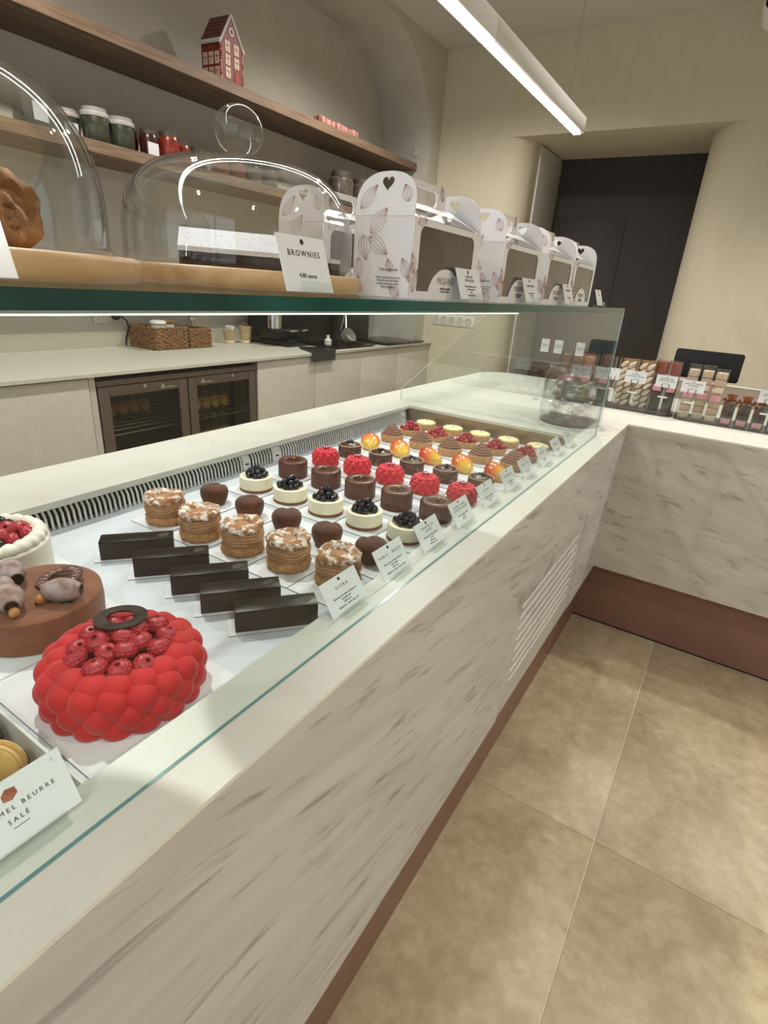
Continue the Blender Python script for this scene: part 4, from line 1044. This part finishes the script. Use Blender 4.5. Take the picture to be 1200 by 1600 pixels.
# outlet and plug
ol = thing('wall_outlet', 'pale double wall outlet with a black plug above the worktop', 'outlet')
OX = -2.9845
obj('plate', MB().box(OX, OX + .008, 1.76, 1.925, 1.005, 1.09, bev=.003), mat('outlet_grey', (190, 186, 174), rough=.5), ol)
for dy, dz in ((-.012, 0), (.012, 0), (0, .012)): obj('pin_hole', MB().lathe([(.0001, 0), (.004, 0), (.004, .001), (.0001, .001)], 10, M=T(OX + .008, 1.808 + dy, 1.047 + dz) @ RY(PI / 2)), black, ol)
pg = thing('power_plug', 'black power plug with a cable trailing behind the baskets', 'plug')
obj('plug_body', MB().lathe([(.0001, 0), (.021, 0), (.022, .012), (.016, .032), (.008, .04), (.0001, .042)], 20, M=T(OX + .0085, 1.885, 1.045) @ RY(PI / 2)), black, pg)
obj('cable', MB().tube([(OX + .048, 1.885, 1.045), (OX + .06, 1.90, 1.042), (OX + .05, 1.93, 1.02), (OX + .035, 1.945, .98), (OX + .018, 1.935, .93), (OX + .018, 1.93, .89)], .0045, 8), black, pg)
# tap hook
th = thing('small_tap', 'small steel tap rising behind the small basket', 'tap')
obj('stem', MB().tube([(-2.945, 2.38, WZ), (-2.945, 2.38, 1.06)], .009, 10), chrome, th)
obj('valve', MB().tube([(-2.945, 2.36, 1.035), (-2.945, 2.40, 1.035)], .012, 10), chrome, th)
obj('lever', MB().tube([(-2.945, 2.40, 1.04), (-2.93, 2.405, 1.075)], .005, 8), chrome, th)
# coffee station
cf = thing('coffee_machine', 'black and chrome coffee machine on the back worktop', 'coffee machine')
obj('base_tray', MB().box(-2.90, -2.52, 2.80, 3.02, WZ + .001, WZ + .05, bev=.006), black_gloss, cf)
obj('drip_plate', MB().box(-2.66, -2.52, 2.83, 3.00, WZ + .095, WZ + .110, bev=.003), chrome, cf)
obj('chrome_column', MB().lathe([(.048, WZ + .11), (.048, 1.24), (.0001, 1.24)], 28, c=(-2.64, 2.80, 0)), chrome, cf)
obj('column_foot', MB().box(-2.72, -2.57, 2.74, 2.86, WZ + .05, WZ + .11, bev=.004), black, cf)
obj('machine_back', MB().box(-2.95, -2.70, 2.86, 3.50, WZ + .001, 1.26, bev=.012), black, cf)
obj('side_knob', MB().lathe([(.0001, 0), (.016, 0), (.016, .03), (.0001, .03)], 14, M=T(-2.70, 3.42, 1.13) @ RY(PI / 2)), chrome, cf)
gb = thing('grinder_box', 'dark square appliance with small display beside the coffee machine', 'appliance')
obj('body', MB().box(-2.94, -2.66, 3.52, 3.95, WZ + .001, 1.25, bev=.01), mat('appliance_dark', (44, 41, 38), rough=.35), gb)
for k in range(3): obj('indicator', MB().box(-2.66, -2.657, 3.70 + k * .03, 3.715 + k * .03, 1.09, 1.115), mat('indicator_pale', (160, 156, 148)), gb)
obj('lever', MB().tube([(-2.62, 3.50, WZ + .08), (-2.60, 3.55, 1.16)], .006, 8), chrome, gb)
def slab(x0, x1, y0, y1, h, m, name, lab, cat):
    t = thing(name, lab, cat)
    obj('plate', MB().box(x0, x1, y0, y1, WZ + .006, WZ + .006 + h, bev=.002), m, t)
    for x in (x0 + .02, x1 - .02):
        for y_ in (y0 + .02, y1 - .02): obj('foot', MB().box(x - .008, x + .008, y_ - .008, y_ + .008, WZ + .0003, WZ + .0062), black, t)
slab(-2.64, -2.29, 3.03, 3.50, .008, black_gloss, 'black_tray', 'flat black tray on the worktop in front of the coffee machine', 'tray')
slab(-2.64, -2.26, 3.62, 4.20, .012, black_gloss, 'induction_hob', 'flat black hob at the far end of the back worktop', 'hob')
hs = thing('tool_sleeve', 'black sleeve overhanging the worktop edge above a cabinet seam', 'sleeve')
obj('flat_part', MB().prism([(-2.45, 2.83), (-2.222, 2.70), (-2.222, 2.93), (-2.36, 2.99)], T(0, 0, WZ + .0005), .012), black, hs)
obj('front_lip', MB().box(-2.234, -2.226, 2.70, 2.93, WZ - .05, WZ + .0125), black, hs)
pm = thing('milk_pitcher', 'tilted steel scoop resting on the black tray', 'scoop')
obj('scoop_bowl', MB().lathe([(.0001, 0), (.05, .004), (.055, .05), (.052, .05), (.047, .006), (.0001, .004)], 24, M=T(-2.42, 3.30, WZ + .052) @ RY(.9)), mat('scoop_steel', (190, 186, 180), rough=.3, metal=.6), pm)
obj('scoop_handle', MB().tube([(-2.44, 3.33, WZ + .07), (-2.50, 3.40, WZ + .20)], .006, 8), chrome, pm)
sb2 = thing('syrup_bottle', 'small white capped pot on the black tray', 'pot', (-2.44, 3.12, WZ + .0145))
obj('pot_body', MB().lathe([(.0001, 0), (.025, 0), (.026, .03), (.012, .04), (.011, .062), (.0001, .063)], 18), lidm, sb2)

# ------------------------------------------------------------------ recess shelves
def wood_shelf(z0, z1, label):
    t = thing('wall_shelf', label, 'shelf')
    obj('board', MB().box(-2.7398, -2.424, -1.55, 4.118, z0, z1, bev=.001), oak, t)
    obj('front_edge', MB().box(-2.4239, -2.420, -1.55, 4.118, z0, z1), mat('ply_edge', (132, 110, 90), rough=.6, c2=(108, 86, 68), scale=9, detail=5, stretch=(1, .7, 14)), t)
wood_shelf(2.118, 2.163, 'upper brown wooden shelf in the arched recess')
wood_shelf(1.722, 1.766, 'lower brown wooden shelf in the arched recess, behind the glass domes')
S1, S2 = 2.1635, 1.7665
# gingerbread house tin: gable end looks along +y
hs_ = thing('house_tin', 'red tin shaped like a gingerbread house on the upper shelf', 'tin', (-2.500, 2.305, S1), math.radians(-86))
brick = mat('house_red', (122, 44, 32), rough=.5, c2=(98, 34, 26), scale=60)
roofm = mat('house_roof', (96, 60, 50), rough=.6); snow = mat('house_snow', (196, 192, 190), rough=.7)
hw, hl, hh, hp = .074, .062, .150, .262
pf = [(-hw, 0), (hw, 0), (hw, hh), (0, hp), (-hw, hh)]
obj('house_body', MB().prism(pf, Matrix(((1, 0, 0, 0), (0, 0, -1, hl), (0, 1, 0, 0), (0, 0, 0, 1))), 2 * hl), brick, hs_, smooth=False)
wf_ = mat('house_window', (206, 186, 160), rough=.5)
for s in (1, -1):
    L = math.hypot(hw, hp - hh); an = math.atan2(hp - hh, hw)
    M = T(s * hw, 0, hh) @ (RY(an) if s > 0 else RY(-an)) 
    ro = obj('roof_side', MB().box(-L - .002 if s > 0 else -.012, .012 if s > 0 else L + .002, -hl - .004, hl + .004, 0, .005, M=M), roofm, hs_, smooth=False)
    tlm = MB().box(-.004, .004, -.0045, .0045, 0, .003).mesh('roof_tile', mat('roof_tile', (128, 84, 70), rough=.6))
    for i in range(5):
        for k in range(8): obj('roof_tile', tlm, parent=ro, M=M @ T(-s * (.022 + i * .021), -hl + .010 + k * .0148, .005))
    obj('eave_snow', MB().box(-.006, .013, -hl - .005, hl + .005, .0, .008, M=M) if s > 0 else MB().box(-.013, .006, -hl - .005, hl + .005, .0, .008, M=M), snow, ro)
for s in (1, -1):
    obj('gable_snow', MB().tube([(s * (hw + .008), hl + .001, hh - .012), (0, hl + .001, hp + .004)], .006, 6), snow, hs_)
    obj('corner_candy', MB().tube([(s * hw, hl, .002), (s * hw, hl, hh)], .005, 6), mat('candy', (206, 150, 140), rough=.5, c2=(150, 44, 40), scale=10, stretch=(1, 1, 14), lo=.48, hi=.52), hs_)
def hwin(M, wd, h):
    f = obj('window_frame', MB().box(-wd, wd, -h, h, 0, .0018, M=M), mat('house_trim', (216, 180, 160), rough=.5), hs_, smooth=False)
    obj('window_pane', MB().box(-wd * .75, wd * .75, -h * .78, h * .78, .0018, .0026, M=M), wf_, f, smooth=False)
    obj('window_bar', MB().box(-wd * .08, wd * .08, -h * .78, h * .78, .0026, .0032, M=M).box(-wd * .75, wd * .75, h * .1, h * .25, .0026, .0032, M=M), brick, f, smooth=False)
MG = lambda x, z: Matrix(((-1, 0, 0, x), (0, 0, 1, hl + .0005), (0, 1, 0, z), (0, 0, 0, 1)))
for x in (-.03, .03):
    for z in (.138, .086): hwin(MG(x, z), .016, .021)
hwin(MG(.03, .036), .016, .021)
obj('tin_door', MB().box(-.045, -.017, .0, .05, 0, .002, M=Matrix(((1, 0, 0, 0), (0, 0, 1, hl + .0005), (0, 1, 0, 0), (0, 0, 0, 1)))), mat('house_door', (160, 24, 24), rough=.4), hs_)
obj('round_window', MB().lathe([(.010, 0), (.017, 0), (.017, .002), (.010, .002), (.010, 0)], 20, M=T(0, hl + .0005, .20) @ RX(-PI / 2), cap=False), wf_, hs_)
MS = lambda y_, z: Matrix(((0, 0, 1, hw + .0005), (1, 0, 0, y_), (0, 1, 0, z), (0, 0, 0, 1)))
for y_ in (-.038, 0, .038): hwin(MS(y_, .085), .014, .024); hwin(MS(y_, .030), .014, .020)
# pink sweets
pink = mat('pink_wrap', (176, 124, 116), rough=.5, c2=(192, 144, 134), scale=60)
for k in range(5):
    t = thing('sweet_parcel', 'small pink wrapped parcel on the upper shelf, %s from the house tin' % ORD[k], 'parcel', (-2.46 - .01 * (k % 2), 3.02 + k * .078, S1), random.uniform(-.2, .2), group='pink parcels on the upper shelf')
    obj('wrap', MB().box(-.032, .032, -.036, .036, .0002, .034, bev=.004), pink, t)
    obj('ribbon', MB().box(-.0325, .0325, -.005, .005, 0, .0348).box(-.006, .006, -.0365, .0365, 0, .0346), mat('pink_ribbon', (150, 72, 70), rough=.5), t)
# tins and jars on the lower shelf
def jar(x, y_, r, h, body, lidc, label, band=None, neck=.9, lbl=None, z=S2):
    t = thing('storage_jar', label, 'jar', (x, y_, z), group='jars on the lower shelf')
    m = mat('jar_%d_%d_%d' % body, body, rough=.3, coat=.3, c2=tuple(int(v * .75) for v in body), scale=30)
    lm = mat('jarlid_%d_%d_%d' % lidc, lidc, rough=.5)
    obj('jar_body', MB().lathe([(.0001, 0), (r * .92, 0), (r, .006), (r, h * .72), (r * .96, h * .78), (r * neck, h * .84)], 28), m, t)
    obj('jar_lid', MB().lathe([(r * neck * 1.02, h * .84), (r * neck * 1.02, h * .985), (r * neck * .95, h), (.0001, h)], 28), lm, t)
    if band: obj('lid_band', MB().lathe([(r * 1.04, h * .74), (r * 1.06, h * .76), (r * 1.06, h * .86), (r * 1.03, h * .88), (r * .9, h * .88)], 28, cap=False), mat('band_grey', band, rough=.5), t)
    if lbl: obj('paper_label', MB().box(-.03, .03, -.024, .024, 0, .001, M=T(r + .003, -.012, h * .32) @ RZ(.1) @ Matrix(((0, 0, 1, 0), (1, 0, 0, 0), (0, 1, 0, 0), (0, 0, 0, 1)))), card_m, t)
G = (64, 66, 50); LG = (150, 146, 140); RD = (138, 44, 28); RB = (66, 26, 20); DL = (70, 62, 54); PW = (96, 88, 78)
jar(-2.57, 1.518, .047, .108, G, LG, 'dark green tin with grey lid half hidden by the left dome', (168, 164, 158), lbl=True)
jar(-2.51, 1.605, .052, .128, G, LG, 'tall dark green tin with grey band and leaping figure, left one', (168, 164, 158))
jar(-2.51, 1.722, .052, .122, G, LG, 'tall dark green tin with grey band, right one', (168, 164, 158))
jar(-2.585, 1.805, .040, .10, RB, DL, 'dark maroon jar behind the white label')
jar(-2.525, 1.868, .041, .112, RB, DL, 'dark red jar with a white paper label in front', lbl=True)
jar(-2.50, 1.958, .046, .122, RD, DL, 'brick red jar with dark lid, reddest on the lower shelf')
jar(-2.55, 2.066, .045, .112, RD, DL, 'brick red jar with dark lid right of the reddest jar')
jar(-2.56, 2.17, .045, .105, RB, DL, 'dark red jar behind the knob of the brownie dome')
jar(-2.53, 2.285, .045, .105, RD, DL, 'red jar seen through the brownie dome, left')
jar(-2.53, 2.40, .045, .105, RD, DL, 'red jar seen through the brownie dome, middle')
jar(-2.53, 2.52, .045, .105, PW, DL, 'grey jar seen through the brownie dome, right')
jar(-2.52, 2.64, .045, .11, PW, DL, 'grey jar seen through the right side of the brownie dome')
jar(-2.50, 3.29, .082, .200, (92, 84, 76), (74, 68, 62), 'large pewter canister with dark lid above the gift boxes, left one', neck=.78)
jar(-2.50, 3.53, .078, .195, (92, 84, 76), (74, 68, 62), 'large pewter canister with dark lid above the gift boxes, right one', neck=.78)
jar(-2.62, 3.74, .06, .15, (80, 72, 66), (70, 64, 58), 'small dark canister at the far end of the lower shelf', neck=.8)
bag = thing('coffee_bag', 'dark grey folded paper bag at the left end of the lower shelf', 'bag', (-2.53, 1.37, S2), .2)
bg_ = MB(); bg_.box(-.035, .035, -.07, .07, 0, .13)
v = bg_.v
bg_.v = [(x * (.25 if z > .1 else 1), y_, z * 1.35) for x, y_, z in v]
obj('bag_body', bg_, mat('bag_grey', (62, 62, 54), rough=.7, c2=(52, 52, 46), scale=12), bag)
obj('bag_clip', MB().box(-.012, .012, -.11, -.02, .155, .175), black, bag)
obj('bag_label', MB().box(.030, .0345, -.03, .03, .03, .09), card_m, bag)
# ------------------------------------------------------------------ till counter goods
def till(x, y_, w_, label):
    t = thing('till_screen', label, 'screen', (x, y_, TOPZ + .0006))
    obj('screen_case', MB().box(-w_ / 2, w_ / 2, -.016, .016, -.065, .075, bev=.012, M=T(0, 0, .158) @ RX(math.radians(-22))), mat('till_black', (14, 14, 15), rough=.7, spec=.2), t)
    obj('screen_glass', MB().box(-w_ / 2 + .012, w_ / 2 - .012, .0165, .018, -.055, .065, M=T(0, 0, .158) @ RX(math.radians(-22))), black_gloss, t)
    obj('neck', MB().box(-.03, .03, .0, .025, .01, .14, M=T(0, .02, 0) @ RX(math.radians(-8))), black, t)
    obj('foot', MB().box(-.09, .09, -.05, .12, 0, .012, bev=.004), black, t)
till(-.125, 3.18, .300, 'black till screen seen from behind above the side counter')
till(-.70, 3.02, .25, 'black till screen seen through the end glass behind the jar')
for o in bpy.data.objects:
    if o.name.startswith('till_screen'): o.location.z = .884 if o.location.y < 3.1 else .884
obj_t = MB().box(-.40, .30, 3.135, 3.50, .80, .8835, bev=.003)
tag(obj('till_desk', obj_t.box(-.38, -.34, 3.14, 3.49, .002, .80).box(.24, .28, 3.14, 3.49, .002, .80), white_paint), 'pale staff desk behind the side counter carrying the till screen', 'desk')
# acrylic trays
def tray(x0, x1, y0, y1, label):
    t = thing('acrylic_tray', label, 'tray', (0, 0, TOPZ + .0006))
    out = rrect(x0, x1, y0, y1, .035, 6); inn = rrect(x0 + .003, x1 - .003, y0 + .003, y1 - .003, .032, 6)
    m = shape(out, [inn], .09); m.materials.append(clear2); obj('tray_wall', m, parent=t, loc=(0, 0, .0475), smooth=False)
    m = shape(out, [], .0025); m.materials.append(mat('tray_base', (70, 64, 60), rough=.2)); obj('tray_base', m, parent=t, loc=(0, 0, .00125), smooth=False)
    return t
tray(-.66, -.172, 2.50, 2.66, 'clear acrylic tray of chocolate packets left of the two')
tray(-.164, .50, 2.48, 2.66, 'clear acrylic tray of nougat and ribboned bags, right of the two')
TZ = TOPZ + .0036
pack = glass('packet_film', (.93, .92, .90), .05)
def packet(x, y_, w_, d, h, label, filler):
    t = thing('sweet_packet', label, 'packet', (x, y_, TZ), random.uniform(-.05, .05), group='clear packets on the side counter')
    obj('film', MB().box(-w_ / 2, w_ / 2, -d / 2, d / 2, .0003, h, bev=.002), pack, t)
    filler(t, w_, d, h)
    return t
leafm = mat('white_chocolate', (232, 218, 202), rough=.4)
lf = MB().ball((0, 0, 0), 1, 14, 8)
lf.v = [(x * .019 * (1 - z * z * .0), y_ * .0045, z * .0085 * (1 - .25 * x)) for x, y_, z in lf.v]
leafmesh = lf.mesh('chocolate_leaf', leafm)
def fill_leaf(t, w_, d, h):
    obj('backing_card', MB().box(-w_ / 2 + .003, w_ / 2 - .003, d / 2 - .006, d / 2 - .003, .002, h - .004), mat('gold_card', (178, 140, 84), rough=.4), t)
    for r in range(7):
        for c in (-1, 1): obj('chocolate_leaf', leafmesh, parent=t, loc=(c * w_ * .23, -d * .18, .02 + r * .0265), rot=(0, -.75, .1 * c))
def fill_block(col, top, col2):
    def f(t, w_, d, h):
        obj('chocolate_bar', MB().box(-w_ / 2 + .004, w_ / 2 - .004, -d / 2 + .004, d / 2 - .004, .002, h * .72, bev=.003), mat('fill_%d_%d' % col[:2], col, rough=.35, c2=col2, scale=40, lo=.45, hi=.55), t)
        obj('top_tablet', MB().box(-w_ / 2 + .004, w_ / 2 - .004, -d / 2 + .004, d / 2 - .004, h * .74, h * .97, bev=.003), mat('top_%d_%d' % top[:2], top, rough=.3), t)
        obj('pink_sticker', MB().box(-w_ * .35, w_ * .35, -d / 2 - .0006, -d / 2 - .0002, h * .42, h * .54), mat('pink_sticker', (214, 150, 158), rough=.5), t)
    return f
def fill_nougat(t, w_, d, h):
    rn = random.Random(int((w_ + h) * 1000)); k = 0; z = .003
    while z < h - .03:
        a = rn.uniform(.024, .032)
        col = [(226, 206, 182), (206, 172, 150), (214, 190, 160), (190, 160, 140)][k % 4]
        obj('nougat_piece', MB().box(-w_ / 2 + .004, w_ / 2 - .004, -d / 2 + .004, d / 2 - .004, z, z + a - .002, bev=.003), mat('nougat_%d' % (k % 4), col, rough=.5, c2=(150, 100, 80), scale=70, lo=.62, hi=.7), t); z += a; k += 1
    obj('pink_sticker', MB().box(-w_ * .4, w_ * .4, -d / 2 - .0006, -d / 2 - .0002, h * .40, h * .52), mat('pink_sticker', (214, 150, 158)), t)
dk = fill_block((46, 26, 22), (70, 34, 26), (36, 22, 20)); rd_ = fill_block((64, 30, 30), (142, 60, 26), (40, 24, 24))
packet(-.620, 2.575, .062, .05, .205, 'clear packet of dark chocolate at the left end behind the end glass', dk)
packet(-.548, 2.575, .062, .05, .205, 'clear packet of amber and dark chocolate behind the glass jar', rd_)
packet(-.470, 2.575, .060, .05, .205, 'dark chocolate packet just right of the end glass edge', dk)
packet(-.385, 2.570, .068, .06, .205, 'packet of white chocolate leaves, left one', fill_leaf)
packet(-.310, 2.570, .068, .06, .205, 'packet of white chocolate leaves, right one', fill_leaf)
packet(-.254, 2.575, .046, .05, .212, 'packet topped with an orange tablet, left one', rd_)
packet(-.204, 2.575, .046, .05, .212, 'packet topped with an orange tablet, right one', rd_)
packet(-.134, 2.545, .046, .055, .212, 'packet of pale nougat pieces left of three', fill_nougat)
packet(-.085, 2.550, .046, .055, .212, 'packet of pale nougat pieces in the middle of three', fill_nougat)
packet(-.036, 2.535, .046, .05, .205, 'packet of pale nougat pieces right of three', fill_nougat)
# ribboned bags
ribbon_m = mat('copper_ribbon', (150, 84, 50), rough=.4, metal=.2)
for k in range(7):
    x = .018 + k * .053
    t = thing('ribboned_bag', 'small clear bag tied with copper ribbon, %s right of the nougat packets' % (ORD + ['sixth', 'seventh'])[k], 'bag', (x, 2.535, TZ), group='ribboned bags on the side counter')
    obj('bag_film', MB().box(-.024, .024, -.022, .022, .0003, .095, bev=.003), pack, t)
    for j, cx in enumerate((-.0105, .0105)): obj('chocolate_stick', MB().box(cx - .0103, cx + .0103, -.014, .014, .002, .082, bev=.002), mat('stick_choc', (84, 54, 40), rough=.5, c2=(48, 30, 24), scale=30, stretch=(6, 6, .5)), t)
    obj('pink_sticker', MB().box(-.016, .016, -.0226, -.0222, .006, .026), mat('pink_sticker', (214, 150, 158)), t)
    pts = [(-.026 + .052 * i / 10, -.006 * math.sin(i * 1.3), .092 + .009 * math.sin(i * 1.9 + k)) for i in range(11)]
    obj('ribbon', MB().tube(pts, .0042, 6), ribbon_m, t)
    obj('ribbon_tail', MB().tube([(-.002, -.02, .09), (-.014, -.027, .075), (-.02, -.028, .055)], .003, 5), ribbon_m, t)
    obj('bag_ruffle', MB().lathe([(.008, .092), (.016, .108), (.02, .116)], 12, cap=False, fn=lambda a, i, r, z: (r * (1 + .3 * math.sin(5 * a)), z)), ribbon_m, t)
# clip-on cards
def clip_card(x, y_, z, w_, h, title, sub, label, stem=True):
    t = thing('clip_card', label, 'price tag', (x, y_, z), group='clip-on price cards')
    obj('card', MB().box(-w_ / 2, w_ / 2, -.0008, .0008, 0, h), card_m, t, smooth=False)
    M = Matrix(((1, 0, 0, 0), (0, 0, -1, -.001), (0, 1, 0, 0), (0, 0, 0, 1)))
    if title: lettering(title, h * .16, M @ T(0, h * .62, 0), t, ink)
    if sub: lettering(sub, h * .13, M @ T(0, h * .30, 0), t, ink, name='small_print')
    obj('emblem', MB().lathe([(.0001, 0), (.0025, 0), (.0025, .0004), (.0001, .0004)], 7, M=M @ T(0, h * .86, 0)), ink, t)
    if stem:
        for s in (-1, 1): obj('wire_clip', MB().tube([(s * w_ * .16, -.003, h * .3), (s * w_ * .16, -.0035, -.004), (s * w_ * .1, -.003, -.012)], .0011, 5), black, t)
        obj('clip_foot', MB().box(-w_ * .14, w_ * .14, -.005, .003, -.036, -.010, bev=.002), clear2, t)
        obj('clip_bar', MB().box(-w_ * .22, w_ * .22, -.007, .003, -.041, -.036), white_paint, t)
clip_card(-.337, 2.485, 1.001, .082, .048, 'FEUILLES\nCHOCOLAT BLANC', '12,50 €', 'white price card clipped before the white chocolate leaves')
clip_card(-.220, 2.485, 1.000, .078, .047, 'ORANGETTES\nCHOCOLAT NOIR', '14,50 €', 'white price card clipped before the orange-topped packets')
clip_card(-.121, 2.468, .996, .082, .047, 'NOUGAT TENDRE\nAMANDES', '13,50 €', 'white price card clipped before the nougat packets')
clip_card(.135, 2.468, .995, .07, .047, 'BÂTONNETS', '9,50 €', 'white price card cut by the right edge of the picture')
clip_card(-.425, 2.485, 1.003, .05, .047, None, None, 'white price card half hidden behind the end glass edge')
# little flags on stems behind the jar
for x, y_, l in ((-.708, 2.40, 'left'), (-.651, 2.40, 'middle'), (-.561, 2.40, 'right')):
    t = thing('flag_sign', 'small white flag sign on a clear stem behind the jar, %s one of three' % l, 'sign', (x, y_, TOPZ + .0006), group='flag signs')
    obj('flag', MB().box(-.017, .017, -.0007, .0007, .205, .258), card_m, t, smooth=False)
    obj('stem', MB().tube([(0, 0, .004), (0, .0016, .21)], .0016, 6), clear2, t)
    obj('foot', MB().lathe([(.0001, 0), (.016, 0), (.016, .005), (.0001, .005)], 16), clear2, t)
    obj('small_print', text_mesh('MESJANO\n8,50 €', .007, m=ink), parent=t, M=Matrix(((1, 0, 0, 0), (0, 0, -1, -.001), (0, 1, 0, .232), (0, 0, 0, 1))))
# the big glass jar beyond the end glass
jr = thing('glass_jar', 'wide clear glass jar of wrapped sweets beyond the end glass', 'jar', (-.470, 2.06, TOPZ + .0006))
jg = glass('jar_glass', (.95, .955, .955), .06, gain=1.0)
obj('jar_wall', MB().lathe([(.100, .0), (.110, .006), (.112, .03), (.112, .158), (.108, .172), (.100, .180), (.100, .196), (.104, .200)], 48, cap=False), jg, jr, ang=80)
obj('jar_inner', MB().lathe([(.097, .0075), (.1065, .012), (.1085, .163), (.097, .182), (.097, .197)], 48, cap=False), jg, jr, ang=80)
obj('jar_base', MB().lathe([(.0001, .0004), (.100, .0004), (.1065, .006), (.0001, .007)], 40), mat('jar_base', (128, 124, 120), rough=.2), jr)
obj('jar_rim', MB().tube([(.102 * math.cos(a), .102 * math.sin(a), .198) for a in [2 * PI * k / 40 for k in range(40)]], .0035, 8, closed=True), jg, jr)
rn = random.Random(8)
wrapm = glass('wrapper', (.80, .79, .78), .16, rough=.12); fillm = mat('wrapped_sweet', (120, 108, 104), rough=.25, c2=(190, 186, 184), scale=60, lo=.4, hi=.6)
LAY = ['bottom', 'second', 'third', 'top']
for k in range(16):
    q = k // 4; a = (k % 4) * PI / 2 + q * PI / 4 + rn.uniform(-.08, .08); r = .062; z = .025 + q * .037
    t = thing('wrapped_sweet', 'clear-wrapped sweet in the %s layer of the glass jar, %s' % (LAY[q], (['right side', 'far side', 'left side', 'near side'] if q % 2 == 0 else ['far right', 'far left', 'near left', 'near right'])[k % 4]), 'sweet', (-.470 + r * math.cos(a), 2.06 + r * math.sin(a), TOPZ + z), a + PI / 2 + rn.uniform(-.15, .15), group='wrapped sweets in the jar')
    obj('sweet', MB().ball((0, 0, 0), .017, 10, 7, sc_=(1.1, .9, .8)), fillm, t, smooth=False)
    w2 = MB()
    for s in (-1, 1): w2.lathe([(.004, .016), (.011, .024), (.016, .032)], 10, cap=False, M=RY(s * PI / 2), fn=lambda a_, i, r_, z_: (r_ * (1 + .35 * math.sin(4 * a_)), z_))
    obj('wrapper', w2, wrapm, t, smooth=False)
jt = thing('jar_label', 'small white label hanging on the glass jar', 'label', (-.550, 1.960, TOPZ + .045), -.6)
obj('card', MB().box(-.014, .014, -.001, .0, 0, .032), card_m, jt, smooth=False)
obj('tie', MB().tube([(0, -.0005, .03), (.004, -.001, .045)], .0008, 5), card_m, jt)
